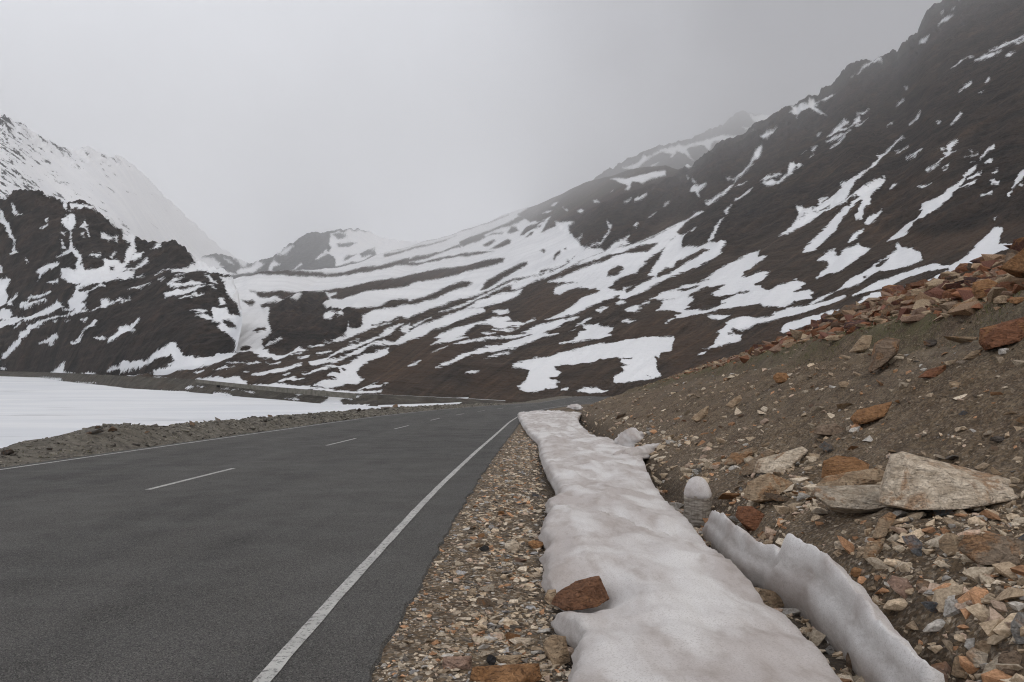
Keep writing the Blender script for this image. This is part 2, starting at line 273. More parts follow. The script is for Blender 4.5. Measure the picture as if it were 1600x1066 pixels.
A_SNOW = outl('''
@0 0 1
+340,470 380,440 400,425 600,380 640,365 700,345 760,325 800,314 838,318 848,338 861,340 852,355 846,367 860,361 869,358 868,350 880,353 897,350 888,358 889,365 896,376 907,387 915,392 900,411 870,418 845,424 840,430 815,433 792,440 765,452 743,460 708,470 689,479 672,483 652,492 637,498 627,496 607,507 580,516 550,528 529,535 505,540 478,547 430,560 400,540 400,470
+340,430 400,430 412,455 420,475 421,490 418,500 424,520 412,531 409,545 430,552 428,556 405,558 395,552 385,552 372,555 360,563 340,568 305,575 270,580 240,584 200,590 200,575 240,560 300,560 360,540 340,480
@0 0 1
-808,334 838,312 870,295 862,341 845,349 826,343
@400 380
-0,350 150,345 400,325 700,310 900,285 1100,255 1300,235 1500,190 1599,160 1599,225 1300,285 1000,330 830,330 500,370 350,385 150,385 0,385
@200 380
-1030,340 1160,345 1599,340 1599,385 1400,380 1100,370 1050,355
@600 320
-0,635 200,600 350,530 540,490 580,495 700,450 780,420 800,440 600,500 480,540 300,590 240,605 450,580 600,550 850,515 1000,480 1150,485 1000,510 870,545 700,565 500,600 250,635 0,665
-0,520 150,480 400,420 600,370 760,315 600,390 400,440 150,510 0,545;-100,475 300,400 600,320 900,230 1300,90 1300,104 900,248 600,338 300,418
-780,390 900,330 1100,250 1300,180 1400,110 1599,10 1599,170 1500,150 1480,120 1400,170 1280,220 1150,260 1040,310 1060,330 1000,370 830,430 790,430
-1030,410 1150,350 1160,370 1080,430 1040,430;-1100,460 1160,420 1290,345 1320,360 1310,410 1200,445;-1280,270 1330,210 1380,210 1400,260 1300,280;-1420,300 1480,220 1599,190 1599,270 1480,290 1460,330 1420,315;-1470,365 1530,310 1560,310 1540,345;-1050,330 1110,300 1250,270 1230,290 1130,310
@800 340
-0,80 50,90 80,130 0,135;-150,0 290,0 270,30 190,40;-90,180 160,100 290,50 350,40 340,65 250,100 170,150 130,190;-250,120 310,100 290,130;-150,220 190,180 230,180 210,210 160,230
@400 380
-0,540 300,525 560,510 750,475 950,460 1250,415 1599,350 1599,470 1400,510 1300,520 1100,545 900,600 800,590 740,540 700,510 560,520 350,570 300,600 60,590 0,570
@600 320
-0,800 400,720 650,670 1000,610 1200,560 1260,575 1240,610 1000,690 880,725 600,785 350,830 150,890 0,915
@400 380
-40,660 190,640 330,580 450,530 600,510 720,510 760,560 770,620 720,630 690,680 780,695 900,715 980,720 1110,705 1280,680 1400,610 1560,605 1595,620 1440,690 1330,705 1200,740 1110,780 1110,860 1070,920 980,920 960,880 940,980 850,1020 740,1060 200,1066 60,1066 60,1020 160,930 120,800 140,700 60,690
+700,800 770,750 870,755 905,800 870,800 820,790 780,830 720,830;+360,615 400,580 470,570 440,605 370,615;+720,520 840,510 830,535 760,570 740,540
@400 480
-60,340 160,260 900,260 860,350 740,390 600,425 500,445 440,430 380,470 200,500 200,470 140,475 100,455 70,430
+380,470 440,430 490,455 400,472;+100,430 250,360 265,365 130,430
@200 380
-1180,625 1250,625 1300,605 1330,620 1300,660 1260,660;-1300,915 1340,885 1430,870 1440,905 1340,935;-1260,540 1400,535 1599,530 1599,595 1400,595 1350,560;-1375,660 1480,640 1599,620 1599,690 1470,690 1400,690
@200 480
-1165,440 1220,410 1290,430 1250,470 1180,485
@600 320
-40,1066 60,1015 230,1010 260,1030 460,960 640,880 750,840 880,810 930,830 870,870 700,920 540,990 350,1055 300,1066
-1070,790 1200,720 1350,650 1490,605 1500,630 1400,690 1250,760 1110,850 1000,890 1050,820
@600 480
-100,140 140,110 200,105 150,145
@400 480
-1200,210 1270,185 1400,150 1480,110 1530,110 1420,165 1300,195
@600 320
+700,1066 900,985 1130,890 1300,820 1440,770 1440,785 1130,905 950,980 740,1066
+850,1066 1000,980 1200,920 1320,890 1440,870 1350,950 1200,1010 1020,1060
@600 480
+180,300 350,190 480,150 650,80 830,0 1030,0 1060,45 900,90 850,110 700,160 500,210 400,280 220,320 140,355 30,375 0,370 0,340 120,345
+160,230 270,190 480,105 490,105 400,145 300,190 240,250;+0,250 80,210 200,170 130,210 80,270 0,310
@400 480
+1230,330 1350,260 1430,210 1530,170 1440,240 1400,280 1280,325
+560,575 660,545 760,520 940,430 1060,390 1200,330 1290,300 1200,360 1000,440 900,470 780,530 740,560 850,540 980,490 1060,440 1150,390 1340,335 1420,350 1500,330 1599,260 1599,315 1480,365 1340,375 1200,395 1080,470 960,510 850,570 700,590 570,610
+240,620 350,605 470,590 470,610 330,660 100,680 0,690 0,680 150,655;+480,690 600,650 720,620 850,620 700,660 560,695
+850,630 960,590 1090,500 1240,440 1380,400 1370,450 1200,520 1100,580 1040,650 1060,690 1120,715 1040,765 960,760 840,800 740,830 600,820 700,770 850,720 860,705 740,720 760,700 880,680 890,650
-890,630 940,625 940,650 900,660;-880,690 1000,670 960,690
+230,770 320,740 510,730 470,745 250,780;+280,705 350,690 300,710;+1490,220 1599,170 1599,240 1530,250
+440,525 550,500 540,515 460,530;+640,485 780,455 790,460 680,490;+100,570 180,575 250,570 240,580 150,585;+980,380 1070,350 1060,362;+340,490 470,475 360,498
+0,800 100,800 200,820 500,830 700,840 900,850 1050,860 1320,880 1310,905 1000,885 700,870 400,855 0,830
+1060,850 1150,800 1270,760 1280,765 1180,810 1080,850;+1140,830 1200,800 1280,800 1370,775 1300,815 1200,840
@200 480
+250,735 500,750 750,770 900,760 1080,755 1160,735 1180,760 1240,765 1230,800 1400,800 1599,820 1599,835 1200,810 900,795 700,775 400,755
+1020,620 1150,605 1390,575 1300,595 1100,620;+880,690 1000,660 1120,650 1000,680;+680,675 790,660 720,680;+1210,690 1400,680 1599,620 1599,670 1350,695;+1340,520 1380,500 1530,475 1530,500 1400,530
@600 480
+480,395 560,345 590,320 530,315 600,270 750,210 920,185 1050,160 1150,110 1280,90 1330,130 1250,150 1390,140 1480,140 1580,100 1560,110 1400,180 1290,190 1240,220 1160,230 1130,200 1040,185 950,200 850,270 840,300 760,325 880,330 700,370
+1120,255 1260,225 1420,195 1280,240;+1020,300 1160,280 1080,302
+720,405 850,370 1030,340 1160,310 1250,290 1400,270 1500,250 1540,265 1400,300 1200,315 1050,350 850,395
+540,650 700,570 830,500 960,460 1050,420 1200,380 1350,330 1520,300 1540,280 1450,240 1599,180 1599,320 1450,380 1380,410 1200,440 1020,480 850,530 700,610
+1040,540 1120,500 1250,465 1350,455 1250,490 1130,525;+490,480 570,440 660,420 600,444;+255,605 300,575 380,560 330,600;+835,695 880,680 1000,665 940,700 850,715
+0,410 40,405 40,450 0,475;+0,790 40,775 10,810;+1130,50 1200,20 1290,10 1300,40 1200,75;+570,50 720,0 650,28
@800 480
+0,600 60,570 240,530 400,510 620,440 760,405 1000,380 1200,345 1400,330 1683,307 1658,452 1563,457 1525,520 1490,500 1500,580 1500,630 1550,715 1480,745 1400,770 1200,780 1090,788 1060,770 1065,720 1100,700 1180,650 1140,630 1220,600 1130,575 1140,550 1060,530 900,540 850,570 650,575 500,580 440,600 450,630 510,660 470,700 390,720 430,750 490,770 430,785 465,810 400,820 270,870 160,875 50,830 150,770 160,710 190,640 0,620
-1160,540 1250,535 1240,548;-1400,715 1480,745 1440,745
+675,885 750,845 880,835 930,850 990,875 820,890;+520,850 580,850 570,862
+500,375 600,350 690,300 700,265 770,235 740,195 850,175 900,160 920,200 1060,215 1030,260 1000,280 1035,310 900,325 780,335 600,365
+0,330 190,290 210,270 190,245 100,240 270,185 500,125 640,95 700,100 560,140 520,165 480,185 500,190 400,225 310,270 480,265 300,310 170,360 0,425
+350,120 480,80 600,10 620,0 790,0 700,45 600,75 500,100;+670,185 730,155 780,110 820,105 770,140 740,170 750,180
+1150,155 1200,135 1290,135 1220,165;+1180,45 1250,10 1260,0 1350,10 1280,40 1200,55;+880,30 940,0 1000,0 920,55;+0,140 100,150 240,95 100,165 0,185;+590,240 660,225 630,240
@800 340
+640,500 800,420 950,370 1100,330 1300,270 1450,190 1599,140 1599,215 1540,250 1480,270 1450,250 1300,310 1150,370 1000,400 830,460
+375,665 500,625 650,560 760,520 850,490 950,470 1020,440 1060,410 1150,385 1350,365 1375,400 1380,440 1400,490 1330,520 1300,590 1200,620 1060,660 1060,680 1000,725 1060,755 1150,760 1160,730 1290,710 1440,660 1480,620 1420,600 1450,560 1530,450 1560,360 1599,300 1599,540 1520,580 1490,640 1599,615 1599,660 1480,710 1350,780 1220,830 1180,850 1110,830 1120,800 960,860 760,950 640,1000 500,1040 350,1055 480,1000 640,910 720,840 900,780 920,760 880,730 700,710 600,725 500,780 440,780 450,720 540,680 700,655
-990,600 1010,540 1060,505 1150,500 1165,530 1100,590;-1000,720 1060,690 1180,680 1200,700 1100,750 1060,755;-1165,760 1210,725 1300,700 1330,690 1270,740 1200,780;-1060,660 1130,620 1290,590 1330,540 1370,490 1400,500 1440,560 1420,600 1200,660 1130,685 1080,680
-1370,460 1450,400 1580,320 1580,370 1500,470 1470,520 1420,600 1300,600 1350,520 1400,490;-1150,380 1280,320 1450,270 1520,290 1450,370 1370,390 1330,365
+600,475 770,350 920,335 960,360 700,470 500,570 300,630 80,720 0,730 0,680 200,610 450,530
-230,620 380,560 600,470 600,487 400,562
+960,370 1000,350 1080,300 1180,240 1225,205 1210,230 1190,270 1220,280 1150,310 1000,370;+820,330 930,290 1000,210 1020,150 990,110 1030,120 1030,170 1000,220 930,300;+690,275 730,240 720,260 690,285
+1080,905 1130,860 1190,890 1110,920;+880,960 920,935 1000,935 920,990;+1180,985 1240,940 1430,895 1300,940 1350,945 1280,985 1200,995;+1430,850 1520,830 1599,800 1599,870 1540,860;+1505,980 1560,930 1599,900 1599,1000 1520,995;+1265,130 1310,95 1290,130;+0,760 110,740 60,790 0,820
-290,370 320,345 355,365 330,380;-425,465 450,410 500,370 510,400 470,430 440,470;-540,355 560,345 575,360 545,368;-560,460 580,440 600,460 580,475;-620,435 660,405 640,430
@1000 400
+105,455 190,430 200,410 350,370 440,315 600,300 720,260 640,265 700,235 800,170 940,90 1060,40 1160,0 1215,0 1220,40 1290,25 1310,40 1250,90 1150,150 1080,190 1045,240 1130,240 1250,200 1355,190 1280,260 1200,300 1200,325 1250,340 1270,370 1380,375 1450,320 1599,265 1599,470 1480,510 1200,520 1000,540 880,555 720,600 590,630 380,660 370,640 450,625 430,610 330,600 175,590 190,565 240,510 230,490 370,455 220,465
-380,360 450,345 620,330 600,350 480,380 400,370;-490,430 560,400 700,350 900,315 870,340 770,400 745,420 790,435 860,430 1000,390 1150,360 1150,390 1000,420 850,480 850,500 890,510 750,560 640,595 460,580 520,555 490,530 570,470 510,450
+750,420 800,390 870,345 920,320 1000,290 1170,330 1160,355 1010,375 860,420 780,435
+265,718 320,685 355,672 300,708;+700,635 760,625 940,622 850,650 740,655
+790,790 870,740 920,690 1000,645 1200,640 1300,620 1440,565 1599,520 1599,605 1400,660 1200,700 1060,755 980,755 905,800 920,815 990,795 1060,800 1050,855 900,900 720,970 655,970 760,920 820,830 840,810 800,800
+600,1035 640,1005 695,990 660,1020;+1460,798 1510,755 1530,720 1599,690 1599,775;+0,520 60,490 100,490 0,528;+0,540 20,545 0,560
+0,0 130,0 70,50 30,60 70,90 0,130
+0,320 180,240 330,190 480,100 620,30 720,0 850,0 680,80 400,200 200,290 100,350 0,395
@1200 360
+0,650 100,590 180,560 300,510 390,530 330,575 220,630 330,600 430,595 470,615 430,650 455,690 380,700 250,720 0,790 0,740
+0,875 130,820 190,800 380,770 520,750 650,730 790,680 820,700 700,750 520,800 380,850 200,890 0,940
+390,755 520,690 620,680 760,610 830,540 890,490 980,470 1100,370 1190,340 1130,400 1200,340 1260,290 1350,220 1320,190 1360,170 1390,205 1500,210 1599,240 1599,300 1430,380 1320,420 1210,460 1170,440 1050,510 870,595 720,630 600,690 560,720 480,760
-1130,390 1180,345 1260,315 1240,345 1160,400;-990,500 1050,485 1000,510
+500,475 560,410 640,350 620,320 510,325 560,280 640,230 700,210 690,260 740,260 800,200 870,180 940,150 980,170 1060,195 960,260 860,340 740,410 640,425
+360,235 400,170 520,90 590,0 710,0 690,30 600,110 490,210 380,240
+840,120 900,60 1010,0 970,40 900,100 850,130;+120,65 200,0 280,0 200,42;+1240,150 1300,100 1380,40 1500,0 1510,10 1400,100 1300,135
+880,690 960,650 1100,580 1300,510 1450,450 1599,390 1599,440 1450,500 1380,540 1250,620 1000,680
+120,1066 210,970 400,910 580,880 560,960 400,1010 280,1050 150,1066;+940,780 1000,720 1100,690 1170,690 1150,740 1020,760;+560,880 800,835 810,870 670,900;+1440,590 1599,545 1599,580 1480,605
@1360 340
+0,735 100,680 300,620 450,550 650,480 710,500 820,520 960,440 1050,360 1130,270 1230,180 1270,130 1330,95 1370,120 1340,240 1330,290 1500,300 1480,330 1350,370 1150,440 1090,490 960,520 860,600 700,660 500,720 380,735 600,670 820,560 800,540 600,560 400,630 320,670 250,690 100,760 0,790
+170,285 280,190 390,130 430,135 350,210 300,245
+0,810 130,795 110,860 0,870
@1000 260
+0,800 200,700 390,600 520,540 570,490 640,465 670,495 600,520 530,555 480,580 420,650 380,700 430,740 500,710 580,650 560,690 460,750 440,780 430,850 440,880 600,865 720,840 790,850 900,845 850,880 830,930 840,945 640,1030 600,1066 430,1066 560,1000 620,960 700,900 620,910 480,960 380,1000 350,1050 330,1066 130,1066 200,990 230,920 260,850 200,900 40,980 0,990 0,900 80,900 190,820 60,820 0,835
-300,800 370,740 320,790;-580,930 640,890 720,900 690,920 600,935;-0,790 200,700 380,625 200,715 0,805
+680,385 720,365 850,280 920,220 980,180 930,240 870,290 720,395;+710,815 750,750 790,650 830,600 870,565 820,640 790,740 760,800 720,820;+880,490 910,460 950,425 930,460 900,520
+980,380 1000,350 1100,300 1175,262 1100,325 1000,375;+520,290 540,240 580,240 690,220 660,250 600,290 620,350 590,320 560,290;+490,130 510,170 500,180;+540,190 580,205 560,212
+920,140 1000,120 1050,70 1110,20 1150,0 1170,0 1100,50 1040,90 990,155 1010,120;+1000,220 1110,170 1060,207;+1450,730 1530,670 1599,630 1599,680 1500,715
+1250,185 1330,150 1470,110 1400,150 1300,190;+1260,220 1380,180 1430,195 1380,230;+1370,230 1450,190 1500,140 1540,110 1560,0 1599,0 1599,70 1540,120 1450,210
+80,550 130,500 170,480 120,527;+250,420 300,375 290,397;+0,390 70,355 40,385 0,402
+910,1066 960,1020 1050,970 1190,900 1250,880 1215,950 1230,970 1310,965 1250,1010 1150,1066
@1220 220
+0,985 100,910 170,850 190,790 160,700 200,720 300,740 330,760 400,700 400,650 480,605 490,620 420,690 520,640 600,560 640,530 620,490 700,465 760,440 830,370 920,320 1000,230 1030,190 1000,170 1060,160 1130,100 1200,40 1260,0 1290,0 1230,40 1150,110 1060,190 1000,270 930,330 850,410 740,520 700,590 670,640 900,520 1000,450 1080,410 1080,450 1050,520 960,590 940,620 930,690 860,750 850,850 780,850 770,800 800,790 850,690 830,660 740,740 640,830 560,950 430,1066 310,1066 440,950 560,830 660,750 720,740 740,690 790,650 830,610 680,650 500,730 300,850 130,940 0,998
-345,770 420,735 515,695 450,735 370,770;-100,890 200,830 290,785 240,820
+870,880 920,820 1000,790 1050,750 1010,840 920,905;+710,1050 760,990 880,920 840,970 740,1050;+570,745 690,675 680,695 600,740;+0,420 80,370 100,270 130,260 230,300 150,320 90,380 10,430
+470,40 570,0 600,0 510,45;+510,125 600,50 650,0 665,8 590,78;+300,185 340,165 330,192;+320,120 380,92 330,132;+200,170 260,140 220,167
+1195,145 1320,75 1260,117;+1305,213 1380,160 1470,105 1400,163;+1420,510 1490,490 1570,465 1480,530;+1520,345 1599,295 1599,322;+1130,540 1190,475 1150,535
+1320,930 1420,870 1460,810 1480,720 1540,690 1599,650 1599,770 1500,850 1380,910;+1130,1066 1250,970 1380,940 1300,1000 1180,1066
@1360 200
+580,475 640,440 720,390 780,320 760,270 800,260 800,210 850,180 910,150 850,210 830,270 910,260 850,300 740,375 650,455;+710,255 780,235 740,262
+385,1066 510,1000 530,950 580,910 510,900 550,830 650,810 750,740 850,650 900,630 970,570 970,540 1060,470 1090,420 1110,430 1080,480 990,560 960,630 860,740 760,830 640,920 560,980 450,1040
+930,680 1000,640 1120,575 1060,630 960,680;+1020,585 1160,510 1060,572;+970,320 1020,315 1125,268 1050,312;+1130,325 1190,260 1290,195 1290,210 1220,270 1180,320 1145,360;+1190,410 1240,365 1285,350 1240,392
+490,640 560,620 635,600 580,640 540,665;+1265,485 1330,455 1290,487;+1250,585 1280,570 1340,590 1330,610 1260,615;+1150,725 1190,700 1265,685 1250,707
+1465,640 1510,590 1560,510 1599,495 1680,430 1660,500 1599,540 1560,590 1490,650;+1430,720 1470,680 1440,732;+1550,635 1599,600 1570,637
+370,350 450,290 540,235 470,302;+260,278 390,208 300,268;+1270,1066 1310,1030 1370,1030 1360,1066;+1280,965 1320,930 1295,968;+750,465 790,450 810,400 800,450 765,472;+1025,245 1060,240 1060,262;+1040,380 1070,370 1085,388;+200,670 230,630 265,610 240,640
@1360 0
+840,760 920,700 1010,650 940,712;+1025,660 1075,635 1050,660;+1090,685 1150,640 1200,600 1360,555 1250,620 1150,665;+1240,560 1350,510 1450,460 1599,395 1599,407 1450,492 1350,532;+1500,480 1599,430 1650,400 1599,442 1530,482;+1400,605 1440,570 1505,550 1450,597
+710,325 740,280 860,225 800,287;+505,530 540,480 610,440 560,502;+920,60 970,20 1020,0 980,38;+725,215 760,195 745,218;+845,175 880,160 865,178
+920,945 960,910 1050,840 1058,852 990,912 930,952;+1200,870 1230,825 1238,842;+1130,995 1180,960 1160,992;+360,965 385,955 375,975
@1360 100
+400,650 460,590 520,510 490,580 440,632;+830,670 880,600 940,530 952,547 900,612;+170,690 210,640 250,615 220,657;+690,630 725,620 710,642;+270,475 350,415 300,463
@1200 80
+615,915 680,860 720,820 800,750 840,750 770,800 750,825 840,820 890,770 920,730 900,730 955,700 965,740 900,780 830,830 740,855 660,900
+905,795 960,770 1035,720 1000,760 940,805;+600,975 680,940 800,890 860,840 830,880 700,950 640,980;+650,1050 740,960 800,920 760,972
+220,715 260,680 230,650 310,645 420,590 430,560 500,560 570,535 700,505 680,530 600,570 480,600 520,610 480,640 580,690 610,720 560,700 450,655 350,670 310,720 300,750 300,710
-480,600 560,550 600,545 560,580
+870,305 960,240 1010,190 1080,165 1170,155 1190,185 1090,195 1000,215 940,265;+920,680 1050,630 1000,662;+1235,825 1280,780 1315,750 1290,792;+510,910 550,880 530,912
@1020 140
+1120,550 1160,535 1210,490 1290,455 1230,510 1190,560 1150,570;+770,935 850,920 920,870 1000,790 1050,710 1100,650 1140,630 1110,690 1050,740 1010,800 1050,785 980,850 900,900 860,945 870,920;+1040,490 1060,500 1040,520;+740,1066 780,1020 840,985 790,1042;+860,1015 980,970 920,1007;+320,800 390,790 380,830 420,840 370,865 330,850
@800 180
+1030,650 1270,655 1400,640 1599,600 1599,650 1450,680 1350,750 1300,730 1250,720 1220,820 1180,820 1210,780 1130,700
+410,940 440,910 480,915 440,960;+320,1025 360,1010 410,1015 380,1035;+680,1015 720,1000 750,1015 710,1040;+850,900 880,900 910,935 860,930;+1275,955 1310,910 1330,920 1400,885 1370,920 1300,947;+1170,970 1240,935 1200,963;+1030,815 1050,790 1045,817;+530,970 585,1005 570,1012
''')

FAR_SNOW = outl('''
@1020 140
+0,700 100,650 180,640 200,630 300,610 500,570 520,570 600,530 720,495 870,500 900,540 780,545 650,550 610,580 590,640 530,600 500,600 380,620 350,640 410,740 430,760 330,680 250,650 200,720 180,720 200,690 100,670 0,710
+0,895 100,880 180,865 160,890 0,915;+120,860 100,830 140,860;+0,800 60,775 0,812;+940,400 1000,420 960,425;+1000,300 1100,320 1250,280 1500,120 1200,340 1080,370
@800 180
+1150,560 1210,540 1300,520 1370,450 1400,460 1599,390 1500,430 1420,470 1300,560 1210,575;+1440,545 1520,510 1470,548;+0,1066 300,930 250,990 60,1066
''')

HILL_SNOW = outl('''
@0 290
+0,290 30,330 50,370 100,470 130,520 140,560 160,600 150,640 165,690 195,720 130,745 100,710 130,690 140,600 120,560 60,480 20,410 0,390
+120,240 150,250 170,290 230,340 180,330 130,300;+0,165 60,165 90,175 60,195 0,195
+690,350 770,360 785,430 740,480 690,470 640,440;-695,385 715,385 710,415 695,415
+735,480 745,480 740,640 775,710 850,760 840,860 810,900 790,860 815,790 740,730 690,740 600,770 640,745 720,710 730,640
+640,880 720,890 780,910 830,860 850,850 880,890 930,900 1050,880 1090,860 1070,790 1190,795 1270,820 1310,780 1310,720 1360,680 1355,640 1280,605 1290,540 1340,550 1410,590 1395,650 1420,710 1370,770 1290,870 1330,890 1280,930 1400,920 1385,985 1200,1020 1060,1066 800,1066 700,1010 640,980
-1140,870 1190,845 1190,880 1150,890
+1300,930 1420,850 1530,780 1530,800 1430,880 1310,945;+1360,790 1470,770 1500,730 1480,730 1400,750;+660,215 700,260 690,300 730,320 690,310 660,290;+730,250 800,240 880,250 980,280 1000,310 960,300 800,265 760,290 740,290
+460,130 560,160 700,200 640,220 580,180 460,155
+1090,380 1150,400 1220,470 1150,450;+1270,500 1330,540 1290,545;+1050,520 1100,530 1150,560 1170,610 1130,620 1060,570;+1180,590 1225,575 1220,630;+840,430 880,400 920,430 870,450 910,500 930,560 890,500 840,460;+840,540 870,530 870,580;+1150,780 1190,710 1210,710 1170,770;+920,770 960,745 1040,740 1045,725 1050,750 970,770;+640,510 700,520 660,532;+630,540 670,570 640,567;+640,610 660,620 660,690 680,695 650,700
+420,490 490,450 500,465 440,487;+470,405 500,405 480,422;+385,940 450,870 560,815 610,820 600,850 530,890 470,930 430,960 390,1010 420,960;+490,1040 550,1030 600,990 600,1040 560,1060;+270,790 290,820 280,832;+0,870 30,900 20,930 0,930
@0 440
+-40,20 60,0 100,0 80,80 60,130 80,170 60,230 20,250 -40,240
+-40,320 60,320 110,320 130,360 100,380 160,390 260,370 300,380 440,320 540,270 590,230 630,250 660,280 600,300 500,350 350,430 250,450 150,500 270,430 150,460 -40,525 -40,450 90,420 -40,410
+80,220 110,190 180,150 180,180 110,230 130,265 80,260;+200,270 250,250 330,190 430,165 520,130 530,145 400,190 320,215 260,270 240,290 380,235 470,215 480,240 380,265 220,320
+0,850 60,770 100,720 130,700 200,640 215,560 270,540 290,490 400,460 500,410 600,370 720,350 780,310 650,310 720,300 730,270 700,230 760,180 800,100 840,60 800,40 900,0 1250,0 1100,50 950,70 860,90 820,130 870,150 960,130 880,190 910,200 850,240 900,250 890,270 850,290 910,295 800,340 650,375 520,430 430,480 320,530 310,570 220,640 210,680 130,740 80,810 20,850
+950,110 1060,75 1090,85 970,122;+1050,280 1060,220 1100,205 1150,230 1350,185 1360,197 1200,235;+880,352 1040,300 1150,260 1040,305;+1330,115 1420,75 1560,30 1570,40 1480,80 1350,115
+410,670 500,610 590,560 595,600 545,640 560,670 515,680 530,640 480,650;+740,660 790,640 830,580 870,520 990,420 1020,420 980,470 880,530 845,590 820,650 750,685;+1120,610 1200,570 1240,510 1330,480 1360,490 1440,420 1450,430 1400,500 1360,540 1410,540 1300,560 1180,630 1120,660
+980,605 1040,595 1090,590 1085,620 1040,620;+840,440 900,415 910,425 870,447;+680,440 720,425 700,447;+560,440 600,430 580,447
+540,945 630,890 670,855 665,920 670,950 780,955 780,965 550,960;+830,960 920,950 990,960 1000,970 850,972
+1120,945 1150,925 1240,915 1290,860 1330,890 1380,905 1420,880 1500,870 1599,805 1599,850 1450,920 1330,940 1260,955 1240,925;+1060,975 1200,985 1380,990 1599,950 1599,970 1400,1000 1070,985;+0,905 60,912 60,922 0,920
@200 380
+230,100 300,65 340,85 290,105
+280,345 370,305 450,300 460,320 600,325 560,340 490,365 600,330 720,320 800,335 900,375 960,390 1010,400 1100,430 1160,455 1250,480 1250,380 1150,375 1000,340 900,285 720,225 640,165 680,230 700,265 650,265 640,290 500,295 370,298
+960,430 1250,440 1250,1066 1120,1066 1040,980 930,910 960,890 870,870 780,830 700,825 710,812 790,808 900,840 870,780 880,720 920,740 1000,745 1025,735 1050,800 1080,810 1100,790 1150,812 1180,800 1140,690 1060,620 1050,590 1010,510 1000,470
-980,860 1050,845 1110,880 1140,940 1110,920 1030,910
+645,750 680,735 800,765 825,780 780,795 700,775;+950,630 990,640 1010,680 980,710 960,700;+370,540 440,525 540,510 620,515 720,490 860,500 920,530 800,515 680,535 500,570 390,575;+530,620 580,595 690,560 715,575 720,590 795,575 780,590 640,615
+410,455 480,410 580,365 560,385 480,430 470,460 530,445 600,460 650,440 700,455 800,475 700,475 520,480 440,475;+800,360 840,380 850,420 930,490 890,480 850,440;+310,405 380,400 340,417;+0,510 100,470 230,430 210,455 100,490;+0,930 60,870 115,820 100,860 40,930 70,940 0,955
+0,310 100,280 150,230 200,180 210,210 140,260 80,290 0,325;+0,335 60,325 50,390 0,385;+90,370 160,340 160,355 110,374;+1150,1066 1250,1060 1250,1100 1160,1100
@200 480
+0,640 120,600 200,580 250,540 320,490 400,460 460,420 490,440 540,490 560,525 640,545 800,545 920,540 1040,535 1110,480 1130,400 1200,400 1200,560 0,760 270,690 260,660 400,640 480,570 450,515 400,540 280,560 130,630 0,680
''')

PEAK_SNOW = outl('''
@0 0 1
+582,368 640,372 780,385 780,460 640,450 600,430 588,400
@400 380
+130,310 150,240 190,205 250,240 180,270 160,310;+380,300 470,225 480,240 410,290
+620,180 700,110 735,70 740,110 800,140 830,180 830,240 900,225 1000,200 1100,190 1200,130 1180,110 1240,50 1599,0 1599,-40 1000,-100 780,-60 760,20 790,60 770,90 740,120 660,170
-900,180 950,130 1050,110 960,170;-1080,110 1150,70 1220,60 1190,120 1100,150;-840,20 1000,0 1060,10 950,50 860,50;-780,-60 900,-70 960,-40 860,-20
+220,160 300,100 390,60 310,140
@200 380
+780,195 900,185 960,210 950,240 1000,250 900,275 800,240;+1000,170 1100,240 1060,200;+960,300 1150,330 1050,340;+1130,300 1180,270 1270,270 1350,235 1420,240 1300,320 1220,330 1140,330;+1100,190 1270,250 1200,260 1130,215
+720,200 800,175 880,180 820,260 740,240
''')
# ------------------------------------------------------------------ mountain material
def mountain_mat(name, dark, scree, red, tex, streak_rot, sn_a=(0.72, 0.72, 0.73), sn_b=(0.82, 0.82, 0.825)):
    n = NT(name)
    co = n.coord()
    big = n.noise(co, 0.008*tex, 6, 0.6)
    mid = n.noise(co, 0.06*tex, 8, 0.65)
    fine = n.noise(co, 0.5*tex, 6, 0.7)
    st = n.noise(n.coord(scale=(1, 1, 0.22), rot=streak_rot), 0.05*tex, 6, 0.62, 0.6)
    rock = n.attr('rock'); tint = n.attr('tint')
    c_s = n.mix(n.ramp(mid, 0.3, 0.75), tuple(c*0.6 for c in scree), tuple(c*1.4 for c in scree))
    c_s = n.mix(n.math('MULTIPLY', tint, n.ramp(st, 0.3, 0.7, 0.5, 1.0)), c_s, red)
    c_r = n.mix(n.ramp(st, 0.3, 0.72), tuple(c*0.22 for c in dark), tuple(c*2.3 for c in dark))
    c_r = n.mix(n.math('MULTIPLY', n.ramp(big, 0.48, 0.7), 0.55), c_r, red)
    col = n.mix(rock, c_s, c_r)
    col = n.mix(n.ramp(fine, 0.3, 0.7, 0.0, 0.6), col, n.mix(0.55, col, (0.012, 0.011, 0.011)))
    run = n.attr('run')
    col = n.mix(n.ramp(run, 0.02, 0.42, 0, .8), col, n.mix(1.0, col, (1.75, 1.68, 1.6), 'MULTIPLY'))
    col = n.mix(n.ramp(run, -0.02, -0.42, 0, .8), col, n.mix(1.0, col, (0.42, 0.42, 0.43), 'MULTIPLY'))
    # snow with ragged, stony edges
    sn = n.attr('snow')
    rag = n.math('MULTIPLY_ADD', n.noise(co, 0.16*tex, 10, 0.82), 20.0, -10.0)
    s = n.ramp(n.math('ADD', sn, rag), -0.25, 0.35)
    peb = n.ramp(n.noise(co, 0.9*tex, 5, 0.8), 0.66, 0.74)
    s = n.math('MULTIPLY', s, n.math('SUBTRACT', 1.0, n.math('MULTIPLY', peb, n.ramp(sn, 4.5, 1.0)), clamp=True), clamp=True)
    c_n = n.mix(n.ramp(big, 0.3, 0.7), sn_a, sn_b)
    col = n.mix(s, col, c_n)
    h = n.math('ADD', n.math('MULTIPLY', mid, 0.7), n.math('MULTIPLY', st, 0.8))
    h = n.mix(s, h, n.math('MULTIPLY', mid, 0.15))
    nb = n.bump(h, 1.0, 12.0/tex)
    return n.done(col, 0.92, nb)

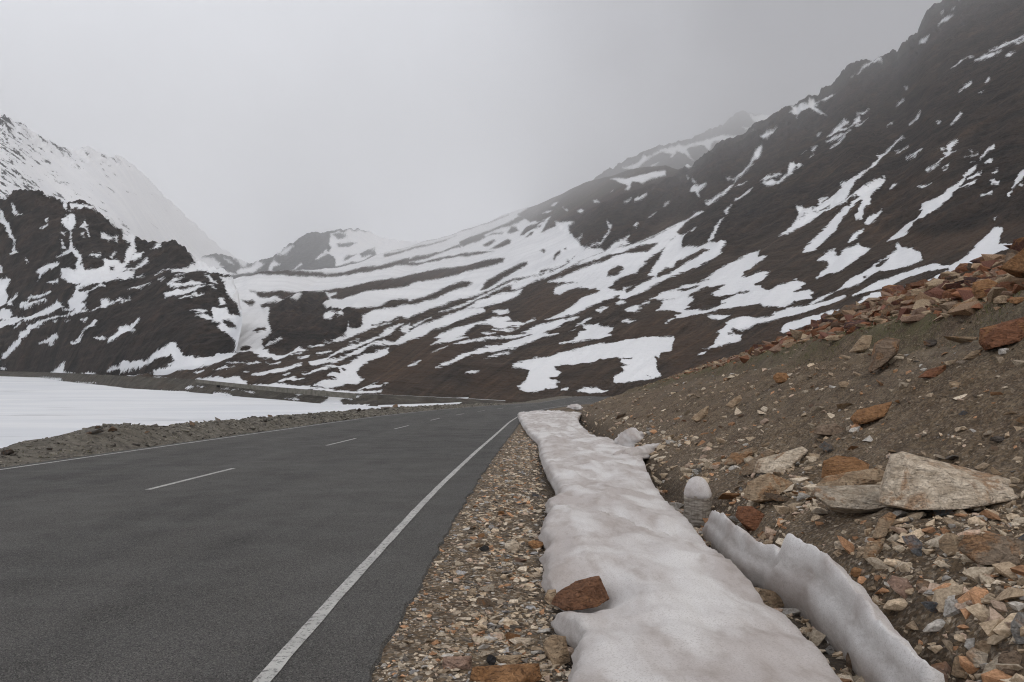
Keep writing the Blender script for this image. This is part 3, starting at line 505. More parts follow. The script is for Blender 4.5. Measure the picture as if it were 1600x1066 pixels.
def interp(tbl, x):
    t = np.array(tbl, float); return np.interp(x, t[:, 0], t[:, 1])

def smooth(v, k):
    kr = np.exp(-np.linspace(-2, 2, 2*k+1)**2); kr /= kr.sum()
    return np.convolve(np.pad(v, k, mode='edge'), kr, mode='valid')

def mountain(name, x0, x1, dx, sil, bot, r0, r1, rows, mat, polys, amp=6.0, pw=0.8, rock=None, tint=None, crag=1.0, streak=(0.6, 18.0), back=True, all_snow=None, sk=12, crest_j=5.0):
    xs = np.arange(x0, x1+dx, dx); nc = len(xs)
    t = np.linspace(0, 1, rows)[:, None]
    ys, yb = interp(sil, xs), interp(bot, xs)
    PX = np.broadcast_to(xs, (rows, nc)); ker = np.exp(-np.linspace(-2, 2, 61)**2); ker /= ker.sum()
    ysm = np.convolve(np.pad(ys, 30, mode='edge'), ker, mode='valid')
    PY = yb + (ysm-yb)*t + (ys-ysm)*t**7
    lr0, lr1 = smooth(np.log(interp(r0, xs)), sk), smooth(np.log(interp(r1, xs)), sk)
    LR = lr0 + (lr1-lr0)*(pw*t + (1-pw)*t**3)
    px, py = PX.ravel(), PY.ravel()
    sn = snowfield(polys, px, py) if polys else np.full(px.shape, -7.0)
    # ragged outline noise, log-polar so that near and far slopes are equally rough
    q1 = px/9.0; q2 = py/6.0
    sn = sn + 0.6 + 1.0*fbm(q1, q2, 1.5, 3, 0.6) + 1.5*fbm(px/4.2, py/3.0, 6.5, 2, 0.6)
    ca, sa = math.cos(streak[0]), math.sin(streak[0])
    u = (px*ca - py*sa); v = (px*sa + py*ca)
    if polys:    # beyond the traced part the slopes carry the same kind of patches
        o_ = np.maximum(sstep(-8, -40, px), sstep(1608, 1650, px))
        sn = np.where(o_ > 0, np.maximum(sn, (fbm(u/55, v/13, 31.0, 4, .55)-.17)*30*o_ - 4*(1-o_)), sn)
    rk = np.zeros(px.shape) if rock is None else sstep(-5, 6, snowfield(rock, px, py, 9.0) + 4*fbm(px/25, py/25, 4.4, 3))
    ridg = fbm(u/120.0, v/streak[1], 7.0, 5, 0.55, ridged=True)
    soft = fbm(u/260.0, v/70.0, 2.0, 4, 0.5)
    dpx = amp*(soft*1.6 + ridg*(0.35 + 1.0*rk)*crag) + amp*0.35*rk*fbm(px/14, py/10, 9.0, 4, 0.6)
    if all_snow is not None: sn = all_snow(px, py, u, v)
    tl = np.broadcast_to(t, PX.shape).ravel()
    dpx = dpx + crest_j*rk*sstep(.80, 1, tl)*(fbm(px/16, py/16, 3.1, 4, .65, ridged=True)*1.5 + .3)
    fade = np.minimum(sstep(0, 0.05, np.broadcast_to(t, PX.shape)).ravel(), 1.0)
    py2 = py - dpx*fade
    a, b = ray(px, py2)
    r = np.exp(LR.ravel())
    hyp = np.sqrt(1+a*a)
    Y = r/hyp; V = np.stack([a*Y, Y, b*Y], 1)
    tn = np.zeros(px.shape) if tint is None else sstep(-14, 10, snowfield(tint, px, py, 16.0) + 6*fbm(px/40, py/30, 8.8, 3))
    tn = np.clip(tn*0.9 + sstep(0.1, 0.6, fbm(u/90, v/30, 12.0, 3))*0.35, 0, 1)
    rn = fbm(u/70, v/5.0, 21.0, 5, .62) + 1.0*fbm((u)/18, (v)/6, 15.0, 4, .68, ridged=True)*rk - .40*rk
    if back:      # the far side, so the mountain is a body and not a sheet
        V = V.reshape(rows, nc, 3); top = V[-1]
        ext = []
        for k, (fr, dz) in enumerate(((1.03, 0.97), (1.12, 0.82), (1.3, 0.45))):
            e = top*np.array([fr, fr, 1.0]); e[:, 2] = top[:, 2]*dz; ext.append(e)
        low = V[0].copy(); low[:, 2] = np.where(yb < 566, low[:, 2]-0.4, np.minimum(low[:, 2]-0.5, -10.8))
        V = np.concatenate([low[None], V] + [e[None] for e in ext]).reshape(-1, 3)
        padf = lambda q: np.concatenate([q.reshape(rows, nc)[:1], q.reshape(rows, nc)] + [q.reshape(rows, nc)[-1:]]*3).ravel()
        sn, rk, tn, rn = padf(sn), padf(rk), padf(tn), padf(rn); nr = rows+4
    else: nr = rows
    o = mesh_from(name, V, grid_faces(nr, nc), mat)
    fattr(o, 'snow', sn); fattr(o, 'rock', rk); fattr(o, 'tint', tn); fattr(o, 'run', rn)
    tag(o, kind='structure')
    return o

SIL_A = [(150,592),(180,589),(250,574),(285,566),(300,470),(330,436),(350,438),(365,440),(378,437),(385,434),(420,433),(450,430),(500,423),(560,408),(600,395),(640,384),(700,367),(760,347),(787,333),(800,329),(817,324),(840,317),(850,312),(900,289),(930,281),(950,274),(975,267),(1000,262),(1040,262),(1060,268),(1080,265),(1090,258),(1105,243),(1128,227),(1146,226),(1160,221),(1172,212),(1186,203),(1200,194),(1210,189),(1228,176),(1245,173),(1262,160),(1278,158),(1284,148),(1300,139),(1312,127),(1322,114),(1332,109),(1352,103),(1362,103),(1378,96),(1390,91),(1402,92),(1410,78),(1415,74),(1420,64),(1434,57),(1438,45),(1446,30),(1458,18),(1470,15),(1486,-3),(1520,-25),(1600,-75),(1700,-130),(1850,-180),(2700,-320)]
BOT_A = [(150,594),(250,597),(350,602),(450,610),(560,618),(640,622),(750,627),(900,632),(1000,634),(1900,634)]
R0_A = [(150,330),(250,265),(340,205),(420,168),(500,146),(600,138),(700,142),(800,150),(950,150),(1200,140),(1500,125),(1850,110)]
R1_A = [(150,345),(250,400),(285,430),(310,1500),(350,1900),(385,2000),(450,2200),(560,4200),(600,6500),(640,10000),(700,14500),(780,15000),(850,12000),(950,7500),(1030,5600),(1087,3900),(1280,4500),(1420,4600),(1500,4900),(1850,4900)]
CRAG = outl('''
@0 0 1
+862,366 880,345 960,318 1050,280 1128,215 1300,120 1480,-40 1900,-220 1900,460 1600,345 1560,352 1440,372 1380,362 1320,338 1240,352 1135,398 1100,388 1065,390 1066,362 1078,342 1085,335 1040,345 1000,372 960,392 915,392 890,370
+410,480 440,462 510,458 520,480 565,495 560,520 530,532 470,547 412,545 425,500
''')
TINT = outl('''
@0 0 1
+820,470 850,445 880,450 930,455 900,480 850,500 810,505
+560,590 600,545 680,520 740,535 700,575 640,600
+740,585 800,575 830,600 800,620 740,620
+960,520 1050,495 1140,520 1120,570 1050,580 1040,530 970,530
+1160,530 1260,490 1240,520 1180,550
+1320,350 1420,330 1460,370 1560,330 1600,320 1600,360 1450,400 1380,385
''')
M_A = mountain_mat('mountain_rock_and_snow', (0.027, 0.0185, 0.0135), (0.068, 0.047, 0.033), (0.086, 0.053, 0.033), 1.0, (0.5, 0.3, 0.6))
mountain('mountain', 150, 2300, 1.7, SIL_A, BOT_A, R0_A, R1_A, 350, M_A, A_SNOW, amp=9.0, pw=0.32, rock=CRAG, tint=TINT)

SIL_F = [(895,310),(915,297),(930,284),(949,270),(975,256),(1000,243),(1021,237),(1057,228),(1080,222),(1098,216),(1108,208),(1118,206),(1130,200),(1150,185),(1162,182),(1180,184),(1200,186),(1230,190),(1300,200),(1400,220)]
BOT_F = [(780,380),(895,322),(1050,295),(1200,250),(1400,260)]
mountain('far_ridge', 895, 1300, 1.8, SIL_F, BOT_F, [(780,12000),(950,8600),(1021,7500),(1650,7500)], [(780,16000),(850,15000),(950,12500),(1021,14000),(1098,16500),(1150,19000),(1180,20000),(1400,20000)], 110,
         M_A, FAR_SNOW, amp=3.5, rock=outl('@0 0 1\n+700,500 700,-200 1700,-200 1700,500'))

SIL_H = [(-420,240),(-250,275),(-100,300),(0,318),(14,312),(22,307),(50,305.5),(62,309),(72,313),(100,324),(112,325),(120,323),(130,322),(140,327),(150,334),(158,340),(170,350),(185,362),(198,371),(210,379),(225,384),(240,385),(250,391),(262,388),(268,384),(276,384),(281,390),(290,399),(300,408),(308,415),(335,424),(350,431),(364,447),(372,470),(377,495),(378,505)]
BOT_H = [(-420,583),(0,582),(100,582),(200,586),(250,580),(300,572),(340,571),(360,563),(369,548),(374,526),(378,506)]
HILLROCK = outl('@0 0 1\n+-500,700 -500,200 420,200 420,700')
M_H = mountain_mat('hill_rock_and_snow', (0.024, 0.0175, 0.0135), (0.042, 0.031, 0.024), (0.06, 0.038, 0.027), 2.2, (0.4, 0.2, 0.5))
mountain('rocky_hill', -420, 378, 1.5, SIL_H, BOT_H, [(-420,760),(0,548),(60,500),(100,440),(150,390),(200,335),(250,282),(300,258),(378,245)], [(-420,950),(0,700),(200,600),(300,500),(350,440),(378,370)], 200,
         M_H, HILL_SNOW, amp=8.0, rock=HILLROCK, streak=(0.35, 26.0))

# the great snowy mountain behind: nearly all snow, broken by slanting dark ribs
def ribs(px, py, u, v):
    th = 0.62 + 0.0
    a = px*math.cos(th)+py*math.sin(th); b = -px*math.sin(th)+py*math.cos(th)
    n1 = fbm(a/22, b/3.2, 3.0, 4, 0.68); n2 = fbm(a/80, b/24, 6.0, 3, 0.5)
    dens = 0.175 + 0.0011*np.clip(px, -100, 400) - 0.30*n2 - 0.10*sstep(110, 20, px)*sstep(230, 300, py)
    crest = sstep(46, 4, py - interp(SIL_E, px))*sstep(280, 60, px)*0.13
    return (dens - crest - n1)*16.0
SIL_E = [(-500,-60),(-300,60),(-100,150),(-40,175),(0,185),(15,190),(22,196),(34,197),(44,208),(52,213),(58,218),(66,223),(80,228),(95,236),(110,240),(128,238),(136,236),(150,243),(170,250),(185,251),(196,255),(206,264),(225,280),(240,295),(256,312),(275,330),(300,352),(325,374),(345,392),(362,404),(385,418),(420,432)]
BOT_E = [(-500,440),(0,440),(150,440),(300,450),(420,455)]
M_E = mountain_mat('snowy_mountain_rock', (0.05, 0.05, 0.052), (0.06, 0.06, 0.062), (0.06, 0.055, 0.05), 0.5, (0.4, 0.2, 0.5), (0.86, 0.87, 0.90), (0.93, 0.935, 0.95))
mountain('snowy_mountain', -500, 420, 1.8, SIL_E, BOT_E, [(-500,1000),(0,1100),(200,1900),(300,5200),(420,8000)], [(-500,2200),(0,2700),(150,4800),(230,8500),(330,13500),(420,15000)], 190,
         M_E, None, amp=3.0, rock=outl('@0 0 1\n+-600,700 -600,-200 520,-200 520,700'), all_snow=ribs, streak=(-0.62, 14.0), sk=60)

SIL_P = [(280,425),(305,412),(320,404),(340,402),(358,404),(372,412),(390,419),(402,415),(414,411),(428,408),(440,398),(452,388),(462,383),(475,375),(490,369),(505,368),(520,366),(540,364),(560,364),(575,367),(590,374),(610,378),(640,382),(700,390),(760,400)]
BOT_P = [(280,445),(760,450)]
mountain('snowy_peak', 280, 760, 1.7, SIL_P, BOT_P, [(280,4600),(400,4200),(760,6500)], [(280,8000),(390,7800),(420,7000),(500,7800),(600,11500),(760,12500)], 60,
         M_E, PEAK_SNOW, amp=2.2, rock=outl('@0 0 1\n+200,700 200,200 900,200 900,700'))
# ------------------------------------------------------------------ road axis and near ground
_ct = [(-40,0),(0,0),(6,0.0),(13,.12),(21,.38),(31,.78),(43,1.22),(54,1.8),(66,2.9),(80,4.7),(100,8.2),(133,16),(180,31),(260,64)]
_cy = np.linspace(-40, 260, 1501); _cx = np.interp(_cy, [q[0] for q in _ct], [q[1] for q in _ct])
_k = np.exp(-np.linspace(-2, 2, 41)**2); _k /= _k.sum()
_cx = np.convolve(np.pad(_cx, 20, mode='edge'), _k, mode='valid')
def cen(Y): return np.interp(Y, _cy, _cx)
def zroad(Y):
    Y = np.asarray(Y, float); return -1.6 - 0.0354*np.minimum(Y, 131) - 0.0*Y
LAKE_Z = -6.0
S_R, S_L = -1.38, -10.8           # painted edge lines
EDGE_R, EDGE_L = -0.80, -11.15    # edges of the asphalt

def H(X, Y, detail=True):
    """height of the bare ground"""
    X = np.asarray(X, float); Y = np.asarray(Y, float)
    s = X - cen(Y); z0 = zroad(Y)
    toe = np.interp(Y, [0, 10, 26, 60], [4.6, 4.4, 3.4, 2.6])
    crest = np.interp(Y, [0, 37, 55, 66, 76, 90], [12, 12, 9.6, 6.6, 3.7, 3.0])
    Hc = np.interp(Y, [-10, 0, 18, 25, 37, 55, 64, 72, 80], [5.1, 5.0, 4.85, 4.7, 3.95, 2.75, 1.5, 0.45, 0.0])
    lip = toe + 0.52*(crest-toe); Hl = 0.57*Hc
    b_toe = 0.35*np.clip(Hc/3, 0, 1)
    flat = np.interp(s, [-1.0, -0.55, 0.3, 1.0, 2.75, 3.1, 3.5, 30], [-0.01, -0.005, -0.08, -0.36, -0.36, -0.06, 0.05, 0.05])
    up1 = b_toe*sstep(2.6, 1, np.minimum(s, 0)) if False else b_toe*np.clip((s-2.7)/np.maximum(toe-2.7, .3), 0, 1)
    f1 = np.clip((s-toe)/np.maximum(lip-toe, .4), 0, 1); f2 = np.clip((s-lip)/np.maximum(crest-lip, .4), 0, 1)
    f1 = 0.8*f1 + 0.2*f1*f1*(3-2*f1)
    up2 = np.maximum(Hl-b_toe, 0)*f1 + (Hc-Hl)*(f2*(1.2-0.2*f2))
    dn = np.clip(s-crest, 0, None); dn = 0.10*dn + 0.012*dn*dn
    right = flat + up1 + up2 - np.minimum(dn, 9.0)
    # left verge: a low berm that drops to the frozen lake
    berm = np.interp(Y, [0, 17, 22, 25, 29, 40, 60, 90, 120], [.02, .06, .30, .62, .42, .42, .36, .3, .15])
    sl = -11.1 - s
    left = -0.05 + berm*sstep(0.3, 1.9, sl) - 0.66*np.clip(sl-2.6, 0, None)
    left = np.maximum(left, -7.4 - z0)
    h = np.where(s > -6, right, left)
    h = np.where((s <= EDGE_R) & (s >= EDGE_L), -0.02, h)
    if detail:
        w = sstep(2.4, 4.2, s); w2 = sstep(-0.8, 0.1, s); wl = sstep(0.1, 1.5, sl)
        off = sstep(crest+8, crest, s)
        h = h + w*(0.30*fbm(X/2.1, Y/2.6, 0.3, 4, .55) + 0.15*fbm(X/.55, Y/.55, 2.0, 4, .6, ridged=True))*np.clip(Hc/2.5, 0.25, 1)
        rill = fbm(Y/.55 + .25*X, X/3.2, 4.0, 4, .6, ridged=True)
        h = h + sstep(toe-.3, toe+.8, s)*sstep(lip+.2, lip-.6, s)*0.13*rill*np.clip(Hc/2.5, .2, 1)
        h = h + w2*0.035*fbm(X/.5, Y/.5, 5.0, 4, .6) + wl*(0.16*fbm(X/1.3, Y/1.8, 1.0, 4, .6))
        # the turf lip overhangs a scoured band
        h = h + 0.16*np.exp(-((s-lip-0.15)/0.35)**2)*np.clip(Hc/4, 0, 1)*(1+0.8*fbm(X/1.1, Y/1.1, 7.7, 3)) - 0.22*np.exp(-((s-lip+0.55)/0.4)**2)*np.clip(Hc/4, 0, 1)
    return z0 + h

def on_ground(px, py, y0=3.0, y1=170.0, n=5000):
    a, b = ray(px, py)
    Y = np.exp(np.linspace(math.log(y0), math.log(y1), n))
    d = b*Y - H(a*Y, Y)
    k = np.nonzero(d < 0)[0]
    k = k[0] if len(k) else n-1
    return Vector((float(a*Y[k]), float(Y[k]), float(b*Y[k])))

# ground material: dry earth, darker and greener on the turf lip and the left verge
def ground_mat():
    n = NT('earth'); co = n.coord()
    big = n.noise(co, 0.55, 5, 0.6); mid = n.noise(co, 3.2, 7, 0.68, 0.4); fine = n.noise(co, 26.0, 6, 0.72)
    vo = n.voro(co, 22.0); vo2 = n.voro(co, 60.0)
    peb = n.voro(co, 34.0, out='Color')
    col = n.mix(n.ramp(mid, 0.3, 0.72), (0.098, 0.065, 0.038), (0.25, 0.178, 0.108))
    col = n.mix(n.ramp(big, 0.45, 0.7, 0, 0.6), col, (0.17, 0.115, 0.075))
    col = n.mix(n.ramp(n.noise(co, 0.9, 6, .7, .6), 0.5, 0.66, 0, 0.75), col, (0.29, 0.215, 0.14))
    sp = n.n.new('ShaderNodeSeparateColor'); n.t.links.new(peb, sp.inputs[0])
    pc = n.mix(n.ramp(sp.outputs[0], 0.2, 0.9), (0.14, 0.115, 0.09), (0.46, 0.38, 0.29))
    col = n.mix(n.math('MULTIPLY', n.ramp(sp.outputs[1], 0.45, 0.75), n.attr('grit')), col, pc)
    col = n.mix(n.ramp(fine, 0.36, 0.60, 0.75, 0.0), col, (0.032, 0.025, 0.019))
    col = n.mix(n.math('MULTIPLY', n.attr('moss'), n.ramp(mid, 0.35, 0.6)), col, n.mix(fine, (0.045, 0.05, 0.022), (0.13, 0.125, 0.055)))
    col = n.mix(n.attr('grey'), col, n.mix(n.ramp(mid, .3, .7), (0.085, 0.078, 0.066), (0.20, 0.185, 0.155)))
    col = n.mix(n.attr('dark_earth'), col, (0.045, 0.036, 0.028))
    h = n.math('ADD', n.math('MULTIPLY', mid, 0.9), n.math('ADD', n.math('MULTIPLY', fine, 0.28), n.math('MULTIPLY', vo, -0.20)))
    return n.done(col, 0.95, n.bump(h, 0.9, 0.07))
M_GROUND = ground_mat()

s_ax = np.concatenate([np.linspace(-60, -24, 25), np.linspace(-23, -16, 20), np.linspace(-15.8, -11.2, 60), np.linspace(-10.5, -1.6, 8),
                       np.linspace(-1.0, 5.4, 120), np.linspace(5.47, 13.5, 110), np.linspace(13.7, 24, 34), np.linspace(25, 110, 40)])
t_ax = np.concatenate([np.linspace(-12, 2.4, 40), np.exp(np.linspace(math.log(2.5), math.log(190), 420))])
SS, TT = np.meshgrid(s_ax, t_ax)
XX = SS + cen(TT)
ZZ = H(XX, TT)
gr = mesh_from('ground', np.stack([XX, TT, ZZ], -1).reshape(-1, 3), grid_faces(len(t_ax), len(s_ax)), M_GROUND)
sF, tF = SS.ravel(), TT.ravel(); xF = XX.ravel()
toeF = np.interp(tF, [0, 10, 26, 60], [4.6, 4.4, 3.4, 2.6]); crF = np.interp(tF, [0, 37, 55, 66, 76, 90], [12, 12, 9.6, 6.6, 3.7, 3.0]); lipF = toeF+0.52*(crF-toeF)
moss = np.exp(-((sF-lipF-0.5)/0.95)**2)*sstep(64, 45, tF)*sstep(-0.3, 0.2, fbm(xF/1.1, tF/1.3, 3.3, 4))
fattr(gr, 'moss', np.clip(moss, 0, 1)*0.95)
fattr(gr, 'grey', np.clip(sstep(-11.2, -11.6, sF)*0.85 + 0.25*sstep(4, 6, sF)*sstep(-.2, .5, fbm(xF/3, tF/3, 9., 3)), 0, 1))
fattr(gr, 'grit', np.clip(0.35 + 0.65*sstep(3.0, 0.0, np.abs(sF)-0.3)+0.3*sstep(6, 3, sF)*(sF > 0), 0, 1))
fattr(gr, 'dark_earth', np.clip(np.exp(-((sF-2.45)/0.45)**2)*0.7 + np.exp(-((sF-0.35)/0.16)**2)*0.5, 0, 1))  # darker earth along the ditch and along the road edge of the snow bank
tag(gr, kind='structure')

# wide valley floor under everything, out to the horizon
n = NT('valley_earth'); cc = n.coord()
M_VAL = n.done(n.mix(n.noise(cc, 0.05, 8, .65), (0.06, 0.05, 0.042), (0.14, 0.115, 0.092)), 0.95)
xs_ = np.linspace(-19500, 19500, 60); ys_ = np.linspace(-2900, 22000, 40)
gx, gy = np.meshgrid(xs_, ys_)
vf = mesh_from('terrain', np.stack([gx, gy, np.full(gx.shape, -10.5)], -1).reshape(-1, 3), grid_faces(40, 60), M_VAL); tag(vf, kind='structure')

# ------------------------------------------------------------------ road
def strip(name, s0, s1, ta, tb, lift, mat, dt=0.5, ns=2, ragged=(0, 0), kind='structure', seed=0.0, kerb=False):
    n_t = max(2, int((tb-ta)/dt)+1); t = np.linspace(ta, tb, n_t)
    a = s0 + ragged[0]*fbm(t/1.3, seed, 0.0, 4, .6); b = s1 + ragged[1]*fbm(t/0.9, seed+7, 0.0, 5, .65)
    f = np.linspace(0, 1, ns)[None]
    S = a[:, None]*(1-f) + b[:, None]*f; T = np.broadcast_to(t[:, None], S.shape)
    Z = zroad(T) + lift
    X = S + cen(T)
    if kerb:   # asphalt has a broken edge of its own thickness
        X = np.concatenate([X[:, :1]-0.03, X, X[:, -1:]+0.03], 1); T = np.concatenate([T[:, :1], T, T[:, -1:]], 1)
        Z = np.concatenate([Z[:, :1]-0.05, Z, Z[:, -1:]-0.05], 1); ns += 2
    o = mesh_from(name, np.stack([X, T, Z], -1).reshape(-1, 3), grid_faces(n_t, ns), mat, smooth=not kerb)
    tag(o, kind=kind); return o

n = NT('asphalt'); co = n.coord()
spk = n.voro(co, 150.0, out='Color'); sq = n.n.new('ShaderNodeSeparateColor'); n.t.links.new(spk, sq.inputs[0])
base = n.mix(n.ramp(n.noise(co, 0.5, 6, .68), .34, .66), (0.050, 0.047, 0.043), (0.082, 0.078, 0.072))
lng = n.noise(n.coord(scale=(1.0, 0.05, 1.0)), 0.9, 4, .55)
base = n.mix(n.ramp(lng, .40, .62, 0, .45), base, (0.115, 0.108, 0.099))
base = n.mix(n.ramp(sq.outputs[0], 0.45, 1.0, 0.0, 0.6), base, (0.23, 0.22, 0.205))
base = n.mix(n.ramp(sq.outputs[1], 0.60, 0.92, 0.0, 0.85), base, (0.018, 0.018, 0.018))
patch = n.noise(n.coord(scale=(1.0, 0.35, 1.0)), 1.3, 5, .62, .8)
base = n.mix(n.ramp(patch, .70, .80, 0, .10), base, (0.030, 0.029, 0.029))
crk = n.voro(n.coord(scale=(0.8, 0.22, 1.0)), 0.8, feature='DISTANCE_TO_EDGE')
crn = n.noise(co, 1.1, 5, .7)
base = n.mix(n.math('MULTIPLY', n.ramp(crk, 0.012, 0.0), n.ramp(crn, .54, .62, 0, .3)), base, (0.02, 0.02, 0.02))
hh = n.math('ADD', n.math('MULTIPLY', n.voro(co, 110.0), -0.8), n.math('MULTIPLY', n.noise(co, 6, 5, .6), 0.8))
M_ASPH = n.done(base, n.ramp(n.noise(co, 1.5, 4), .3, .7, .72, .9), n.bump(hh, 0.55, 0.012))
strip('road', EDGE_L, EDGE_R, -11, 188, 0.015, M_ASPH, dt=0.12, ns=40, ragged=(.10, .15), kerb=True)

n = NT('road_paint'); co = n.coord()
wear = n.noise(co, 26.0, 7, .8); wear2 = n.noise(co, 2.2, 4, .6)
col = n.mix(n.ramp(wear2, .3, .7), (0.42, 0.41, 0.39), (0.56, 0.55, 0.52))
col = n.mix(n.ramp(wear, .50, .60, 0, .85), col, (0.12, 0.118, 0.112))
M_PAINT = n.done(col, 0.8, n.bump(wear, .4, .006))
strip('road_marking', S_R-0.045, S_R+0.055, -11, 186, 0.020, M_PAINT, dt=0.06, ns=3, ragged=(.016, .018), seed=2.2)
strip('road_marking', S_L-0.055, S_L+0.045, -11, 186, 0.020, M_PAINT, dt=0.25, ns=3, ragged=(.02, .02), seed=4.2)
for k in range(-2, 13):
    ta = 13.1 + 11.0*k
    if ta < -11: continue
    strip('road_marking', -6.145, -6.045, ta, ta+3.7, 0.020, M_PAINT, dt=0.1, ns=3, ragged=(.015, .015), seed=9.1+k)

# ------------------------------------------------------------------ frozen lake
n = NT('lake_snow'); co = n.coord()
st = n.noise(n.coord(scale=(0.25, 1.0, 1.0), rot=(0, 0, 0.25)), 0.09, 6, .6, .5)
col = n.mix(n.ramp(st, .35, .7), (0.70, 0.715, 0.74), (0.80, 0.805, 0.815))
thin = n.ramp(n.noise(n.coord(scale=(0.18, 1.0, 1.0), rot=(0, 0, 0.2)), 0.22, 5, .6), .60, .70, 0, .55)
col = n.mix(thin, col, (0.42, 0.43, 0.44))
drift = n.noise(n.coord(scale=(0.3, 1.0, 1.0), rot=(0, 0, 0.15)), 0.045, 5, .6, .8)
col = n.mix(n.ramp(drift, .54, .66, 0, .5), col, (0.60, 0.615, 0.64))
M_LAKE = n.done(col, 0.85, n.bump(st, .35, .25))
lk = np.array([(-700,150),(-300,-40),(-40,-40),(-14,4),(-14.2,100),(-10,150),(-60,190),(-100,260),(-140,330),(-290,460),(-450,600),(-700,600)], float)
xs_ = np.linspace(-700, -8, 300); ys_ = np.linspace(-40, 560, 260); gx, gy = np.meshgrid(xs_, ys_)
gz = LAKE_Z + 0.16*fbm(gx/26, gy/15, 0., 4)
lake = mesh_from('lake', np.stack([gx, gy, gz], -1).reshape(-1, 3), grid_faces(260, 300), M_LAKE); tag(lake, kind='structure')

# far shore: a low bank with the old road on top
SHORE_TOP = [(-300,577),(0,580),(60,581.5),(100,583),(170,586),(230,589),(300,592.5),(350,598),(400,603),(450,607),(500,611),(560,615.5),(600,617),(640,619),(720,623),(790,627)]
SHORE_BOT = [(-300,585),(0,588),(60,590),(100,596),(150,601),(210,608),(290,612),(340,617),(400,622),(450,626),(500,630),(560,634),(600,636),(640,636),(720,635),(790,634)]
SHORE_SNOW = outl('''
@0 440
+400,1005 440,995 640,1005 640,1035 500,1020;+780,1045 1000,1055 900,1062
@200 480
+590,830 650,820 680,830 640,850 600,850;+720,820 800,830 760,835;+890,890 960,880 1050,905 1100,930 880,920;+960,845 1160,855 1100,862;+1180,865 1320,885 1300,905;+350,870 640,880 560,900
@400 480
+400,905 470,910 440,925;+670,920 760,920 880,920 1000,960 900,960 880,975 910,1010 1050,1015 1180,1015 1100,1040 1260,1040 1200,1070 600,1070 680,990 740,960 750,935;+300,950 380,945 420,935 460,970 400,975;+1040,940 1060,915 1100,915 1060,940
''')
xs_ = np.arange(-300, 791, 1.6); nr = 26
tt = np.linspace(0, 1, nr)[:, None]
yt, yb = interp(SHORE_TOP, xs_), interp(SHORE_BOT, xs_)
a_, b_ = ray(xs_, yb); Yb = np.minimum(LAKE_Z/np.minimum(b_, -0.004), 900)
Yb = np.where(xs_ > 590, np.interp(xs_, [590, 700, 790], [117, 122, 132]), Yb)
Yt = Yb*1.03 + 4.5
PYs = yb + (yt-yb)*tt; YY = Yb + (Yt-Yb)*tt**1.1
px_, py_ = np.broadcast_to(xs_, PYs.shape).ravel(), PYs.ravel()
a_, b_ = ray(px_, py_ - 0.9*fbm(px_/14, py_/5, 3., 4, .6)*sstep(0, .15, np.broadcast_to(tt, PYs.shape)).ravel())
Yf = YY.ravel(); V = np.stack([a_*Yf, Yf, b_*Yf], -1).reshape(nr, len(xs_), 3)
bk1 = V[-1].copy(); bk1[:, :2] *= 1.06; bk1[:, 2] += -0.25
bk2 = V[-1].copy(); bk2[:, :2] *= 1.09; bk2[:, 2] = -9
bk0 = V[0].copy(); bk0[:, 2] -= 1.2
V = np.concatenate([bk0[None], V, bk1[None], bk2[None]])
sn = snowfield(SHORE_SNOW, px_, py_).reshape(nr, -1); sn = np.concatenate([sn[:1], sn, np.full((1, len(xs_)), 6.0), sn[-1:]]).ravel()
M_SH = mountain_mat('shore_earth', (0.06, 0.054, 0.045), (0.105, 0.093, 0.075), (0.09, 0.064, 0.045), 6.0, (0.3, 0.2, 0.4))
sh = mesh_from('shore', V.reshape(-1, 3), grid_faces(nr+3, len(xs_)), M_SH); tag(sh, kind='structure')
tnt = np.clip(fbm(px_/30, py_/8, 5., 3)*1.5, 0, 1).reshape(nr, -1); tnt = np.concatenate([tnt[:1], tnt, tnt[-1:], tnt[-1:]]).ravel()
fattr(sh, 'run', np.zeros(len(sn))); fattr(sh, 'snow', sn); fattr(sh, 'rock', np.zeros(len(sn))); fattr(sh, 'tint', tnt)

# the long low retaining wall along the old road, with its drain
n = NT('old_concrete'); co = n.coord()
M_CONC = n.done(n.mix(n.ramp(n.noise(co, 1.3, 6, .65), .3, .7), (0.10, 0.093, 0.075), (0.19, 0.175, 0.145)), 0.92, n.bump(n.noise(co, 4, 5), .4, .05))
wx = np.arange(306, 557, 1.5)
wt = interp([(306,592.6),(340,596.4),(400,602.4),(450,606.4),(500,610.4),(557,615.2)], wx); wb = interp([(306,597),(340,601),(400,608.5),(450,613.5),(500,618.5),(557,622.8)], wx)
Yw = np.interp(wx, xs_, Yb)*1.012 + 0.5
rows_ = []
for py_, dY in ((wb+0.6, 0.0), (wb, 0.0), (wt, 0.0), (wt, .45), (wb+0.6, .45)):
    a_, b_ = ray(wx, py_); z_ = b_*Yw; rows_.append(np.stack([a_*(Yw+dY), Yw+dY, z_], -1))
wall = bpy.data.objects.new('retaining_wall', None); COL.objects.link(wall)
wall_body = mesh_from('wall_face', np.concatenate(rows_), grid_faces(5, len(wx)), M_CONC, smooth=False, parent=wall)
tag(wall, 'long low grey retaining wall of the old road along the far lake shore', 'wall')
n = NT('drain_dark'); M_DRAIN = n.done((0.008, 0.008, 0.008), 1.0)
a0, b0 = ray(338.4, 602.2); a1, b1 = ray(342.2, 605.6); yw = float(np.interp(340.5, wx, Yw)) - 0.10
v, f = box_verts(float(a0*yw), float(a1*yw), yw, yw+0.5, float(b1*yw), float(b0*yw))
dr = mesh_from('drain_opening', v, f, M_DRAIN, smooth=False, parent=wall)
